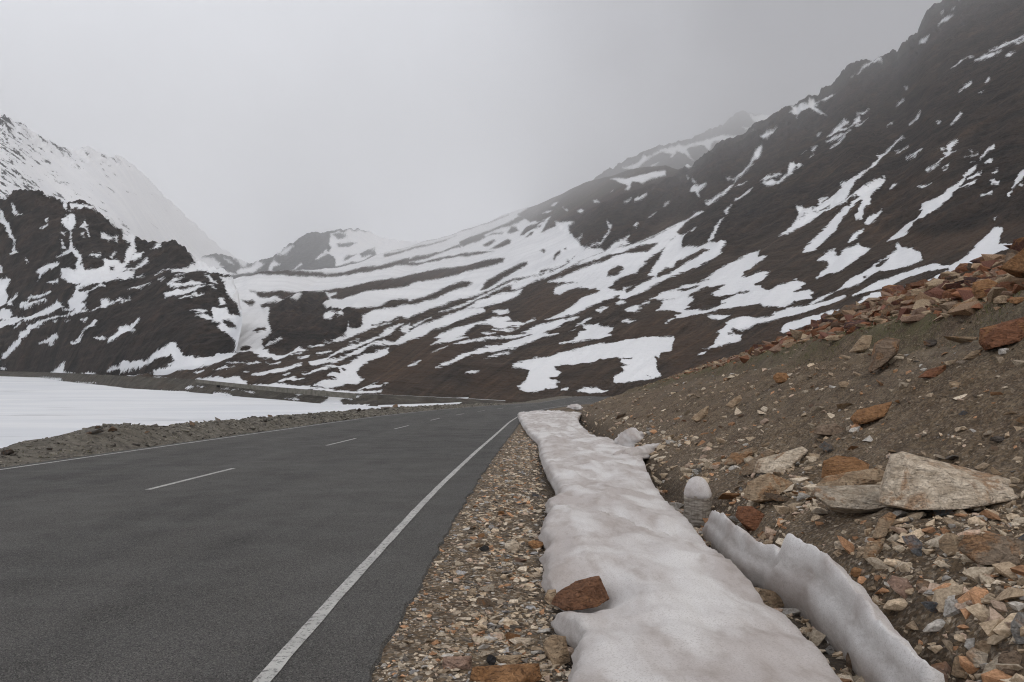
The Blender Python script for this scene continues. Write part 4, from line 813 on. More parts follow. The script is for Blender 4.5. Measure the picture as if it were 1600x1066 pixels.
# ------------------------------------------------------------------ old roadside snow
def snow_mat(name, dirt):
    n = NT(name); co = n.coord(scale=(1, .38, 1)); cf = n.coord()
    big = n.noise(co, 1.5, 4, .55, .5); mid = n.noise(co, 6.5, 5, .62); fine = n.noise(cf, 75.0, 6, .85)
    col = n.mix(n.ramp(big, .36, .68), (0.54, 0.49, 0.465), (0.76, 0.735, 0.715))
    d = n.math('MULTIPLY', n.ramp(mid, .42, .68), n.ramp(big, .62, .40))
    col = n.mix(n.math('MULTIPLY', d, dirt), col, (0.40, 0.345, 0.31))
    col = n.mix(n.ramp(fine, .50, .62, 0, .55), col, (0.30, 0.255, 0.225))
    dk = n.attr('dirt')
    col = n.mix(n.math('MULTIPLY', dk, n.ramp(n.noise(co, 22, 5, .7), .3, .6, .5, 1.0)), col, (0.25, 0.215, 0.185))
    h = n.math('ADD', n.math('MULTIPLY', mid, 0.55), n.math('MULTIPLY', n.noise(cf, 60, 5, .75), 0.28))
    n.b.inputs['Subsurface Weight'].default_value = 0.0
    return n.done(col, 0.78, n.bump(h, .32, .05))
M_SNOW = snow_mat('old_snow', 0.72)

def edge(pts, dz):
    P = np.array(pts, float); a, b = ray(P[:, 0], P[:, 1])
    Y = np.full(len(P), 10.0)
    for _ in range(40): Y = (zroad(Y)+dz)/b
    o = np.argsort(Y); return Y[o], (a*Y)[o]
LE = [(812,658),(824.6,678.6),(843,694),(845,710),(850,725),(858,741),(870,758),(876,778),(868,781),(855,786),(858,792),(864,798),(858,808),(852,817),(847.6,837.6),(856,846),(858,853),(850,863),(852,872),(856,879),(853,892),(854,905),(864,921),(870,938),(866,952),(875,971),(886,980),(896,988),(908,1005),(906,1030),(896,1064),(884,1100),(870,1160)]
RE = [(914,640),(902,655),(908,668),(925,681),(944,686),(958,689),(971,697),(1000,704),(1004.6,725),(1021,758),(1042,783),(1067,808),(1096,836),(1140,880),(1172,916),(1200,948),(1228,960),(1252,988),(1284,1024),(1316,1066),(1350,1115),(1385,1165)]
LY, LX = edge(LE, 0.02); RY, RX = edge(RE, 0.06)
tA, tB = 3.3, 66.0
tr = np.exp(np.linspace(math.log(tA), math.log(tB), 420)); nu = 64
u = np.linspace(0, 1, nu)
xl = np.interp(tr, LY, LX) + 0.05*fbm(tr/.25, 3.0, 0., 4, .65); xr = np.interp(tr, RY, RX) + 0.025*fbm(tr/.3, 8.0, 0., 4, .6)
end = sstep(66, 58, tr); xm = (xl+xr)/2; xl = xm+(xl-xm)*(.1+.9*end); xr = xm+(xr-xm)*(.1+.9*end)
U = 0.5-0.5*np.cos(np.pi*u); U = 0.6*U+0.4*u
X = xl[:, None]*(1-U)+xr[:, None]*U; T = np.broadcast_to(tr[:, None], X.shape)
dl = (X-xl[:, None]); dr_ = (xr[:, None]-X)
z = zroad(T) + 0.0 + (0.085+.05*fbm(T/.5, 2., X*0, 3))*np.sqrt(np.clip(dl/0.16, 0, 1)*(2-np.clip(dl/0.16, 0, 1))) + 0.06*np.clip(dr_/0.5, 0, 1) - 0.02
z = z + sstep(20, 34, T)*.12*fbm(X/.6, T/2.6, 4., 4, .6, ridged=True)
z = z + 0.10*fbm(X/.8, T/2.6, 1., 3, .45) + 0.05*fbm(X/.42, T/1.3, 9., 3, .5) + 0.022*fbm(X/.30, T/.95, 6., 4, .55, ridged=True) + .008*fbm(X/.10, T/.22, 2., 2) + 0.05*sstep(7, 12, T)*fbm(X/1.2, T/2.2, 3., 3)
# melt steps that cross the bank, and a hollow round the stone
for ys_, am in ((9.3, .08), (14.5, .06)):
    e = T - ys_ + 1.9*(X-1.2) - 1.6*fbm(X/.7, ys_, 0., 4); z = z - am*np.exp(-np.clip(e, 0, None)/0.5)*(e > 0) 
hol = np.exp(-(((X-0.50)/.30)**2 + ((T-6.20)/.42)**2)); z = z - 0.26*hol
top = np.stack([X, T, z], -1)
# undercut sides down to the ditch
gl = H(xl, tr, False)-0.1; gR = H(xr, tr, False)-0.10
def side(xe, ze, gz, d):
    out = []
    for f, off in ((0.18, 0.035), (0.45, 0.02), (0.72, -0.07), (1.0, -0.13)):
        o_ = off + 0.025*fbm(tr/.3, f*5, d, 3)
        out.append(np.stack([xe + d*o_, tr, ze + (gz-ze)*f], -1))
    return out
L_ = side(xl, z[:, 0], gl, -1); R_ = side(xr, z[:, -1], gR, 1)
rowsV = np.stack([*L_[::-1], *[top[:, i] for i in range(nu)], *R_], 1)
nc = rowsV.shape[1]
capA = rowsV[:1].copy(); capA[..., 2] = zroad(tA)-.6
capB = rowsV[-1:].copy(); capB[..., 2] = zroad(tB)-.6
V = np.concatenate([capA, rowsV, capB])
bank = mesh_from('snow_bank', V.reshape(-1, 3), grid_faces(len(V), nc), M_SNOW)
dirt = np.zeros((len(V), nc)); dirt[:, :3] = .75; dirt[:, 3] = .4; dirt[:, -3:] = .7; dirt[:, -4] = .35
dirt[1:-1, 4:4+nu] = np.clip(0.55*np.exp(-dl/0.05) + 0.45*np.exp(-dr_/.05) + 0.5*hol, 0, .8)
fattr(bank, 'dirt', dirt.ravel())
tag(bank, 'long low bank of old grey snow lying along the gravel verge beside the road', 'snow bank')
def bank_top(x, y):
    j = int(np.argmin(np.abs(tr-y))); i = int(np.argmin(np.abs(X[j]-x))); return float(z[j, i])

def loft(name, rings, mat, dirtv=None, close=True, parent=None):
    V = np.array(rings, float); nr, nc = V.shape[:2]
    i = (np.arange(nr-1)[:, None]*nc + np.arange(nc)[None, :]); nx = np.roll(np.arange(nc), -1)[None, :] + np.arange(nr-1)[:, None]*nc
    f = np.stack([i.ravel(), nx.ravel(), (nx+nc).ravel(), (i+nc).ravel()], 1)
    faces = [tuple(q) for q in f] + ([tuple(range(nc))[::-1], tuple(range((nr-1)*nc, nr*nc))] if close else [])
    o = mesh_from(name, V.reshape(-1, 3), faces, mat, parent=parent)
    fattr(o, 'dirt', np.zeros(nr*nc) if dirtv is None else np.asarray(dirtv).ravel())
    return o

# the second, upright ridge of snow on the far side of the ditch
BOT = [(1092,815),(1104,838),(1132,868),(1164,896),(1190,905),(1200,920),(1228,936),(1248,940),(1276,972),(1304,996),(1320,1012),(1340,1040),(1362,1070),(1392,1110)]
TOP = [(1098,800),(1112,797),(1120,799),(1134,808),(1148,820),(1166,836),(1180,846),(1208,852),(1224,852),(1229,841),(1236,842),(1256,850),(1280,858),(1300,880),(1328,912),(1356,942),(1372,958),(1396,985)]
BY, BX = edge(BOT, -0.26)
yy = np.linspace(4.6, 11.15, 230)
bx = smooth(np.interp(yy, BY, BX), 12)
# height of the crest above the foot, from the outline
ta_, tb_ = ray([p[0] for p in TOP], [p[1] for p in TOP])
lean = 0.13
Yt_ = []
for a_ in ta_:
    k = np.argmin(np.abs(a_*yy - (bx+lean))); Yt_.append(yy[k])
Yt_ = np.array(Yt_); o_ = np.argsort(Yt_); zt = np.interp(yy, Yt_[o_], (tb_*Yt_)[o_])
zb = zroad(yy)-0.30
hgt = np.clip(zt-zb, 0.12, 0.8)
hgt = np.where(yy < 5.6, 0.36, hgt) * sstep(11.2, 10.9, yy)
hgt = np.convolve(np.pad(hgt, 2, mode='edge'), np.ones(5)/5, mode='valid')
hgt = hgt + .05*fbm(yy/.22, 3., 0., 4, .6)
hgt = hgt + .06*np.exp(-((yy-Yt_[9])/.11)**2) - .05*np.exp(-((yy-Yt_[9]-.22)/.12)**2)
wid = np.interp(yy, [4.6, 6, 7.5, 9, 10.4, 11.15], [.28, .34, .36, .30, .22, .10])
rings = []; dv = []
prof = [(0.12,-.25),(.02,0.0),(-.06,.16),(-.08,.34),(-.05,.48),(.06,.54),(.09,.62),(.06,.76),(.05,.90),(.08,.985),(.13,1.0),(.24,.93),(.52,.80),(.70,.62),(.86,.42),(1.0,.2),(1.08,-.1),(.9,-.35),(.5,-.4)]
for k, y in enumerate(yy):
    rg = []
    for (fx, fz) in prof:
        px_ = bx[k] + lean*fz*0.8 + fx*wid[k]
        zz = zb[k] + fz*hgt[k]
        nn = 0.038*float(fbm(px_/.28, y/.6, zz/.16, 4, .6)) if fz > 0 else 0
        rg.append((px_+nn, y, zz+nn*.8 + 0))
    rings.append(rg)
    dv.append([.7, .55, .35, .22, .25, .5, .45, .22, .08, 0, 0, .0, .05, .08, .15, .3, .6, .6, .6])
ridge = loft('snow_ridge', rings, M_SNOW, dv)
tag(ridge, 'narrow upright ridge of old snow standing across the ditch from the wide snow bank', 'snow ridge')

# low crust of snow at the foot of the earth slope, farther along
def snow_lump(c, dx, dy, h, label, rot=0.0, seed=0):
    bm = bmesh.new(); bmesh.ops.create_icosphere(bm, subdivisions=4, radius=1.0)
    for v in bm.verts:
        n_ = float(fbm(v.co.x*1.6+seed, v.co.y*1.6, v.co.z*1.6, 4, .55))
        v.co *= 1+0.55*n_
        v.co = Vector((v.co.x*dx, v.co.y*dy, max(v.co.z, -.35)*h))
    bmesh.ops.rotate(bm, verts=bm.verts, cent=(0,0,0), matrix=Matrix.Rotation(rot, 3, 'Z'))
    me = bpy.data.meshes.new('snow_lump'); bm.to_mesh(me); bm.free()
    for p in me.polygons: p.use_smooth = True
    me.materials.append(M_SNOW); o = bpy.data.objects.new('snow_lump', me); COL.objects.link(o); o.location = c
    fattr(o, 'dirt', np.full(len(me.vertices), .12)); tag(o, label, 'snow lump'); return o
p = on_ground(988, 697); snow_lump(p+Vector((0,0,.08)), .42, .60, .42, 'upright stub of dirty snow at the foot of the slope behind the wide snow bank', 0.3, 1)
p = on_ground(1012, 712); snow_lump(p+Vector((0,0,.05)), .26, 1.35, .24, 'thin tongue of snow running down towards the snow capped post', -0.75, 4)
p = on_ground(898, 640); snow_lump(p+Vector((0,0,.15)), .9, 1.2, .42, 'white snow heap at the far end of the wide snow bank by the bend', 0, 9)

# stub post with its cap of snow
n = NT('weathered_post'); co = n.coord()
band = n.noise(n.coord(scale=(1, 1, 5.0)), 6.0, 5, .65, .4)
col = n.mix(n.ramp(band, .35, .66), (0.18, 0.15, 0.12), (0.48, 0.43, 0.37))
col = n.mix(n.ramp(n.noise(n.coord(scale=(3, 3, .5)), 9, 4, .6), .5, .7, 0, .6), col, (0.16, 0.13, 0.10))
M_POST = n.done(col, .9, n.bump(band, .6, .02))
pb = on_ground(1090, 818); scl = pb.y/FPX
pr = 21*scl; ph = 70*scl
def lathe(prof_, seed, nseg=36):
    rg = []
    for (r_, z_) in prof_:
        rg.append([(r_*math.cos(a)*(1+.09*float(noise3(math.cos(a)*1.5+seed, math.sin(a)*1.5, z_*4))), r_*math.sin(a)*(1+.09*float(noise3(math.cos(a)*1.5, math.sin(a)*1.5+seed, z_*4))), z_) for a in np.linspace(0, 2*math.pi, nseg, endpoint=False)])
    return rg
post = bpy.data.objects.new('marker_post', None); COL.objects.link(post)
shaft = loft('stone_shaft', lathe([(pr*1.05, -.25), (pr*1.06, .02), (pr*1.0, ph*.25), (pr*.97, ph*.42), (pr*1.0, ph*.47), (pr*.94, ph*.50), (pr*.99, ph*.54), (pr*.98, ph*.64), (pr*.7, ph*.67)], 1), M_POST, parent=post)
post.location = pb
tag(post, 'stubby round post with a domed cap of snow at the head of the snow ridge', 'post')
cap = loft('snow_cap', lathe([(pr*.9, ph*.57), (pr*1.02, ph*.60), (pr*1.0, ph*.68), (pr*.90, ph*.78), (pr*.74, ph*.89), (pr*.55, ph*.97), (pr*.32, ph*1.02), (pr*.06, ph*1.04)], 5), M_SNOW, parent=post)

# ------------------------------------------------------------------ rocks
def rock_mat():
    n = NT('rock'); tc = n.coord()
    oi = n.n.new('ShaderNodeObjectInfo'); rnd = n.math('MULTIPLY', oi.outputs['Random'], 37.0)
    ad = n.n.new('ShaderNodeVectorMath'); ad.operation = 'ADD'; n.t.links.new(tc, ad.inputs[0])
    cb = n.n.new('ShaderNodeCombineXYZ'); [n.t.links.new(rnd, cb.inputs[i]) for i in range(3)]; n.t.links.new(cb.outputs[0], ad.inputs[1])
    co = ad.outputs[0]
    big = n.noise(co, 1.8, 5, .66, .8); mid = n.noise(co, 8.0, 7, .7, .3); fine = n.noise(co, 55.0, 5, .72)
    base = oi.outputs['Color']
    lo = n.mix(1.0, base, (0.68, 0.63, 0.58), 'MULTIPLY'); hi = n.mix(1.0, base, (1.2, 1.2, 1.2), 'MULTIPLY')
    col = n.mix(n.ramp(mid, .32, .7), lo, hi)
    rust = n.mix(n.ramp(fine, .3, .7), (0.26, 0.115, 0.045), (0.52, 0.27, 0.115))
    col = n.mix(n.ramp(big, .53, .62, 0, .65), col, rust)
    geo = n.n.new('ShaderNodeNewGeometry'); sz = n.n.new('ShaderNodeSeparateXYZ'); n.t.links.new(geo.outputs['Normal'], sz.inputs[0])
    col = n.mix(n.ramp(fine, .34, .54, .2, 0), col, (0.07, 0.055, 0.043))
    ly = n.noise(n.coord(scale=(1, 1, 3), rot=(.35, .2, 0)), 3.0, 6, .68, .35)
    col = n.mix(n.ramp(ly, .58, .70, 0, .35), col, n.mix(1.0, base, (.5, .42, .36), 'MULTIPLY'))
    h = n.math('ADD', n.math('MULTIPLY', mid, .8), n.math('ADD', n.math('MULTIPLY', fine, .16), n.math('MULTIPLY', ly, .12)))
    chip = n.voro(n.coord(scale=(1, 1, 1.8), rot=(.5, .3, .2)), 5.0); chip2 = n.voro(n.coord(scale=(1, 1, 2.6), rot=(.2, -.4, .7)), 13.0)
    h2 = n.math('ADD', n.math('MULTIPLY', chip, 1.0), n.math('MULTIPLY', chip2, .45))
    return n.done(col, .86, n.bump(h, 1.0, .09, n.bump(h2, .9, .16)))
M_ROCK = rock_mat()

def hull_mesh(name, pts, cuts=3, disp=.03, bev=.03, seed=0.0, fr=2.2):
    bm = bmesh.new()
    for q in pts: bm.verts.new(q)
    r_ = bmesh.ops.convex_hull(bm, input=bm.verts)
    bmesh.ops.delete(bm, geom=[g for g in set(r_['geom_interior']+r_['geom_unused']) if isinstance(g, bmesh.types.BMVert)], context='VERTS')
    bmesh.ops.dissolve_limit(bm, angle_limit=R(13), verts=bm.verts, edges=bm.edges)
    sz = max((v.co.length for v in bm.verts), default=1)
    if bev: bmesh.ops.bevel(bm, geom=list(bm.edges), offset=bev*sz, segments=1, affect='EDGES', profile=.6, clamp_overlap=True)
    bmesh.ops.triangulate(bm, faces=bm.faces)
    for _ in range(cuts):
        L_ = np.median([e.calc_length() for e in bm.edges])
        bmesh.ops.subdivide_edges(bm, edges=[e for e in bm.edges if e.calc_length() > L_*0.75], cuts=1)
        bmesh.ops.triangulate(bm, faces=[f for f in bm.faces if len(f.verts) > 3])
    C = np.array([v.co[:] for v in bm.verts]); bm.normal_update()
    N = np.array([v.normal[:] for v in bm.verts])
    q = C/sz*fr + seed
    d = disp*sz*(fbm(q[:, 0], q[:, 1], q[:, 2], 4, .55)+.8*fbm(q[:, 0]*.9, q[:, 1]*.9, q[:, 2]*3.2+4, 4, .6, ridged=True))
    C = C + N*d[:, None]
    for v, c in zip(bm.verts, C): v.co = c
    me = bpy.data.meshes.new(name); bm.to_mesh(me); bm.free()
    me.polygons.foreach_set('use_smooth', np.ones(len(me.polygons), bool))
    try: me.set_sharp_from_angle(angle=R(24))
    except Exception: pass
    me.materials.append(M_ROCK); return me

def add_rock(me, loc, col, label, cat='boulder', group=None, rot=(0, 0, 0), scale=(1, 1, 1), name='boulder'):
    o = bpy.data.objects.new(name, me); COL.objects.link(o); o.location = loc; o.rotation_euler = rot; o.scale = scale
    o.color = (*col, 1); tag(o, label, cat, group); return o

PALE = (.84,.71,.555); TAN = (.52,.385,.255); OCHRE = (.42,.225,.105); RUST = (.28,.125,.066); RED = (.19,.088,.062); MAROON = (.135,.075,.068)
GREY = (.34,.325,.30); DARK = (.14,.118,.10); PINK = (.46,.31,.235); BROWN = (.30,.22,.155); SLATE = (.20,.21,.22)

def rock_px(outline, col, label, depth=.7, sink=.10, Y=None, dz=0.0, cat='boulder', name='boulder', seed=None, tilt=0.35, disp=.03, front=None):
    """a rock with the outline it shows, given its own place on the ground, real size and depth"""
    P = np.array(outline, float); x0, y0 = P.min(0); x1, y1 = P.max(0)
    cx, cy = (x0+x1)/2, y1-(y1-y0)*.13
    g = on_ground(cx, cy) if Y is None else None
    if Y is not None:
        a, b = ray(cx, cy); g = Vector((float(a)*Y, Y, float(b)*Y))
    m = g.y/FPX
    rs = np.random.default_rng(int(x0*7+y0) if seed is None else seed)
    W = (P[:, 0]-cx)*m; Z = (cy-P[:, 1])*m
    D = depth*0.5*math.sqrt(max((x1-x0)*(y1-y0), 1.0))*m*1.15
    az = math.atan2(g.x, g.y)
    pts = []
    for dd, sc in ((-1.0, .60), (0, 1.0), (1.0, .62)):
        for iv, (wv, zv) in enumerate(zip(W, Z)):
            if dd and (iv + (dd > 0)) % 2: continue
            k = sc*(1+rs.uniform(-.15, .12)) if dd else 1.0
            pts.append((wv*k, dd*D*(1+rs.uniform(-.15, .15)) + zv*tilt, zv*k*(1.0 if dd <= 0 else .92)))
    if front:      # the ridge that juts towards the road, with the undercut below it
        pts = [(wv, 0.35*D, zv) for wv, zv in zip(W, Z)] + [(wv*.7, 1.1*D, zv*.6) for wv, zv in zip(W, Z)]
        pts += [((fx-cx)*m, -fd*D, (cy-fy)*m) for fx, fy, fd in front]
    me = hull_mesh(name, pts, 4 if x1-x0 > 60 else 3, disp, .010, seed=float(rs.uniform(0, 50)), fr=3.6)
    o = add_rock(me, g + Vector((0, D*.35, dz)), col, label, cat, rot=(0, 0, -az), name=name)
    return o
def bx(cx, cy, w, h, j=0):
    """an angular outline of about that width and height in the photo"""
    rs = np.random.default_rng(int(cx*3+cy*11)+j); k = 9; A = np.sort(rs.uniform(0, 2*math.pi, k))
    A = np.linspace(0, 2*math.pi, k, endpoint=False)+rs.uniform(-.28, .28, k)
    e = 2.6; c, s_ = np.cos(A), np.sin(A); r_ = (np.abs(c)**e+np.abs(s_)**e)**(-1/e)*rs.uniform(.86, 1.08, k)
    return [(cx+w/2*a*q, cy-h/2*b*q) for a, b, q in zip(c, s_, r_)]

# the group of pale boulders on the flat beyond the snow ridge
rock_px([(1399,790),(1397,772),(1404,740),(1412,716),(1430,711),(1472,714),(1504,726),(1548,736),(1598,750),(1592,768),(1576,788),(1512,794),(1448,790),(1410,803)], PALE, 'largest pale wedge shaped boulder with orange stains among the roadside boulders', depth=1.0, disp=.022, dz=-.03, front=[(1402,784,.8),(1418,735,.35),(1450,789,1.0),(1515,781,1.0),(1590,764,.6),(1500,740,.45),(1440,722,.2)])
rock_px([(1279,780),(1285,768),(1330,764),(1397,759),(1398,786),(1385,804),(1340,812),(1308,806)], (.62,.53,.42), 'pale flat topped slab with a rust brown underside against the largest pale boulder', depth=1.0, disp=.02, dz=.0, front=[(1286,776,.7),(1310,790,1.0),(1360,790,1.0),(1397,784,.8),(1330,770,.3)])
rock_px([(1282,767),(1296,752),(1330,741),(1370,736),(1390,742),(1388,757),(1330,766)], TAN, 'tan slab lying behind the flat topped slab beside the largest pale boulder', depth=.7, dz=.03)
rock_px([(1290,750),(1293,725),(1312,715),(1340,717),(1373,733),(1352,740),(1310,754)], OCHRE, 'orange brown boulder at the back of the pale boulder group', depth=.8)
rock_px([(1130,727),(1145,710),(1178,700),(1185,705),(1160,724)], (.40,.305,.21), 'light brown slanting slab, leftmost of the four slabs above the snow capped post', depth=.7)
rock_px([(1157,743),(1165,728),(1200,705),(1212,708),(1185,737)], (.36,.27,.185), 'light brown slab between the leftmost slanting slab and the pale cream slab', depth=.6)
rock_px([(1182,741),(1187,722),(1215,712),(1255,699),(1263,705),(1246,732),(1228,740)], PALE, 'pale cream slab tilted up the slope, rightmost of the four slabs', depth=.7)
rock_px([(1166,780),(1172,758),(1205,742),(1241,756),(1216,776),(1190,789)], TAN, 'squat tan boulder below the tilted pale cream slab', depth=.8)
rock_px([(1152,810),(1156,796),(1177,795),(1199,808),(1200,832),(1172,832)], RUST, 'small rust red block just behind the snow ridge near the post', depth=.9)
# rocks in the snow and on the verge
rock_px([(862,942),(872,926),(900,909),(938,900),(953,933),(917,933),(887,944)], (.25,.125,.07), 'rust brown wedge of rock melted into the edge of the wide snow bank', Y=6.2, depth=.9, dz=-.03)
rock_px([(850,938),(856,925),(868,924),(872,938),(862,946)], TAN, 'small tan stone tucked against the rust brown wedge at the snow edge', depth=.9, cat='stone', name='stone')
rock_px([(849,1013),(862,1000),(884,1002),(891,1036),(866,1042),(852,1026)], TAN, 'angular tan stone standing beside the near edge of the wide snow bank', depth=.9, cat='stone', name='stone')
rock_px([(690,1048),(692,1030),(737,1030),(736,1048)], PINK, 'pinkish brick shaped stone lying in the verge gravel', depth=.8, cat='stone', name='stone')
rock_px([(733,1072),(738,1049),(842,1045),(846,1066),(800,1078)], OCHRE, 'long flat orange slab in the verge at the bottom of the photo', depth=.7, cat='stone', name='stone')
rock_px(bx(768, 1033, 16, 15), (.055,.055,.06), 'small black stone beside the pinkish brick shaped stone', cat='stone', name='stone')
rock_px(bx(815, 1003, 40, 11), PALE, 'flat pale stone between the black stone and the snow bank', cat='stone', name='stone')
rock_px(bx(795, 1032, 44, 16), TAN, 'low tan slab just right of the black stone in the verge', cat='stone', name='stone')
rock_px(bx(867, 855, 24, 12), RUST, 'reddish stone poking out from under the left edge of the snow bank', cat='stone', name='stone')
rock_px(bx(838, 852, 28, 13), OCHRE, 'flat orange stone in the gravel next to the reddish stone under the snow edge', cat='stone', name='stone')
rock_px(bx(800, 856, 24, 18), PALE, 'pale stone in the middle of the gravel verge beyond the orange flat stone', cat='stone', name='stone')
rock_px(bx(757, 858, 15, 9), (.05,.05,.05), 'small dark stone in the gravel near the asphalt edge', cat='stone', name='stone')
# the rubble flat on the lower right
rock_px(bx(1531, 1031, 32, 26), PALE, 'whitish block among the rubble at the lower right corner', cat='stone', name='stone')
rock_px([(1455,1070),(1460,1046),(1480,1038),(1490,1050),(1489,1072)], PINK, 'pinkish pointed stone at the foot of the snow ridge at the bottom of the photo', cat='stone', name='stone')
rock_px([(1491,1058),(1496,1034),(1506,1026),(1522,1042),(1520,1058)], TAN, 'tan pointed stone between the pinkish stone and the whitish block', cat='stone', name='stone')
rock_px(bx(1540, 1013, 28, 19), TAN, 'tan block just above the whitish block in the rubble', cat='stone', name='stone')
rock_px(bx(1582, 1038, 36, 36), BROWN, 'dull brown stone right of the whitish block', cat='stone', name='stone')
rock_px(bx(1600, 986, 28, 46), GREY, 'smooth grey boulder cut by the right edge of the photo', cat='boulder')
rock_px(bx(1488, 853, 34, 34), TAN, 'tan angular stone on the flat left of the wide brown slab', cat='stone', name='stone')
rock_px([(1412,842),(1430,838),(1441,850),(1440,872),(1428,860)], SLATE, 'blue grey shard standing on edge in the rubble flat', cat='stone', name='stone', depth=.5)
rock_px([(1367,842),(1376,815),(1392,803),(1402,808),(1388,832),(1376,845)], TAN, 'tan shard leaning upright under the flat topped slab', cat='stone', name='stone', depth=.6)
rock_px([(1351,874),(1358,852),(1384,842),(1378,862),(1364,877)], TAN, 'thin tan shard lying downhill of the leaning shard', cat='stone', name='stone', depth=.6)
rock_px([(1391,915),(1398,905),(1420,908),(1432,926),(1428,938),(1408,930)], PINK, 'pink and tan wedge of stone in the middle of the rubble flat', cat='stone', name='stone')
rock_px(bx(1321, 853, 34, 13), PALE, 'flat cream stone behind the notch of the snow ridge', cat='stone', name='stone')
rock_px(bx(1444, 918, 23, 20), BROWN, 'brown cube shaped stone right of the pink and tan wedge', cat='stone', name='stone')
rock_px(bx(1470, 940, 38, 16), TAN, 'low tan slab below the brown cube shaped stone', cat='stone', name='stone')
rock_px(bx(1340, 895, 20, 14), OCHRE, 'small orange stone just behind the middle of the snow ridge', cat='stone', name='stone')
rock_px([(1508,866),(1520,846),(1560,838),(1604,846),(1606,872),(1560,884),(1530,882)], (.33,.255,.185), 'wide flat brown slab half buried at the right edge of the rubble flat', depth=.8)
rock_px([(1184,938),(1192,925),(1212,928),(1229,944),(1218,954),(1196,950)], TAN, 'tan stone lying in the ditch between the snow bank and the snow ridge', cat='stone', name='stone')
rock_px(bx(1332, 1035, 18, 26), BROWN, 'brown stone lower down in the ditch beside the snow bank', cat='stone', name='stone')
rock_px(bx(1298, 1018, 14, 14), GREY, 'small grey stone in the ditch beside the snow bank', cat='stone', name='stone')
# rocks set in the earth slope
rock_px([(1362,582),(1368,560),(1372,536),(1390,526),(1409,530),(1406,548),(1392,560),(1378,574)], BROWN, 'tall brown rock jutting from under the turf edge of the earth slope', depth=.8)
rock_px([(1330,550),(1344,540),(1350,524),(1364,524),(1369,540),(1360,552)], TAN, 'tan boulder left of the tall brown rock under the turf edge', depth=.8)
rock_px([(1540,535),(1542,512),(1565,502),(1604,494),(1606,530),(1575,540),(1548,547)], RUST, 'big dark rust boulder stuck in the earth slope at the right edge', depth=.8)
rock_px([(1334,655),(1345,642),(1370,637),(1394,628),(1392,645),(1362,663),(1340,664)], OCHRE, 'orange rock sunk in the middle of the earth slope', depth=.8)
rock_px([(1268,677),(1282,667),(1306,662),(1323,672),(1312,679),(1290,682)], BROWN, 'brown flat rock shelf in the lower earth slope', depth=.7)
rock_px([(1438,590),(1452,578),(1478,570),(1478,582),(1464,591)], RUST, 'thin rust red rock in the upper part of the earth slope', depth=.6)
rock_px([(1506,562),(1520,549),(1536,545),(1526,562)], TAN, 'small tan slab below the big dark rust boulder', depth=.6)
rock_px(bx(1494, 602, 18, 12), TAN, 'small pale block on the earth slope right of the thin rust red rock', cat='stone', name='stone')
rock_px(bx(1564, 856-170, 30, 9), DARK, 'dark flat rock in the earth slope near the right edge', cat='stone', name='stone')
rock_px([(1080,655),(1096,641),(1108,634),(1106,648),(1088,660)], TAN, 'long tan rock lying in the earth slope above the snow tongue', depth=.5)
rock_px([(1134,634),(1148,622),(1158,617),(1160,625),(1144,638)], TAN, 'small slanting tan rock in the earth slope near its far end', depth=.5)
rock_px(bx(1222, 590, 26, 18), OCHRE, 'ochre rock under the turf edge on the far part of the earth slope', cat='stone', name='stone')
rock_px(bx(1320, 601, 18, 11), TAN, 'tan stone below the tall brown rock on the earth slope', cat='stone', name='stone')
# heap of reddish boulders along the crest
CR = [(1401,455,40,24,RED,'dome shaped red boulder at the top of the heap on the crest'),
 (1511,419,30,20,RED,'dark red boulder on the skyline of the heap, left of the long maroon one'),
 (1551,405,56,17,MAROON,'long maroon slab on the skyline of the boulder heap'),
 (1584,408,22,29,BROWN,'upright brown block on the skyline near the right edge'),
 (1511,440,34,20,TAN,'tan cube shaped boulder in the heap under the dark red skyline boulder'),
 (1545,451,38,38,OCHRE,'large orange boulder in the heap, biggest near the right edge'),
 (1578,449,34,24,RUST,'rust boulder against the right side of the large orange boulder'),
 (1488,462,24,22,RUST,'rust coloured block left of the tan triangular slab in the heap'),
 (1439,457,28,15,TAN,'low tan boulder right of the dome shaped red boulder'),
 (1570,468,30,15,TAN,'pale flat stone below the rust boulder at the right of the heap'),
 (1592,469,22,13,OCHRE,'orange stone at the right edge below the heap'),
 (1420,496,22,12,TAN,'tan block at the lower edge of the heap below the maroon wedge'),
 (1291,497,16,15,MAROON,'dark red cube shaped boulder standing at the left end of the heap'),
 (1293,510,22,17,BROWN,'brown boulder in front of the dark red cube shaped boulder'),
 (1276,511,16,12,RED,'small red boulder left of the brown boulder at the end of the heap'),
 (1333,485,28,21,RUST,'rust pyramid shaped boulder on the skyline left of the red dome'),
 (1361,476,24,11,RED,'flat red boulder on the skyline between the rust pyramid and the red dome'),
 (1345,508,46,17,MAROON,'purple slab below the rust pyramid shaped boulder'),
 (1595,388,24,22,RUST,'rust boulder highest on the skyline at the right edge'),
 (1222,531,16,12,RED,'red stone at the low left tail of the heap'),
 (1252,522,26,14,RUST,'rust boulder near the low left tail of the heap'),
 (1190,547,20,9,BROWN,'brown flat stone on the turf edge left of the heap'),
 (1310,528,40,10,TAN,'long pale slab lying in the turf below the purple slab'),
 (1457,536,24,12,DARK,'dark stone in the turf edge under the heap')]
rock_px([(1435,472),(1452,455),(1484,437),(1487,446),(1478,468),(1462,476)], RED, 'dark red wedge leaning in the middle of the boulder heap', depth=.8)
rock_px([(1484,488),(1497,476),(1524,463),(1531,472),(1514,490),(1494,492)], TAN, 'tan triangular slab in front of the large orange boulder', depth=.8)
for cx_, cy_, w_, h_, c_, lb in CR:
    rock_px(bx(cx_, cy_, w_, h_), c_, lb, depth=.9, disp=.035)

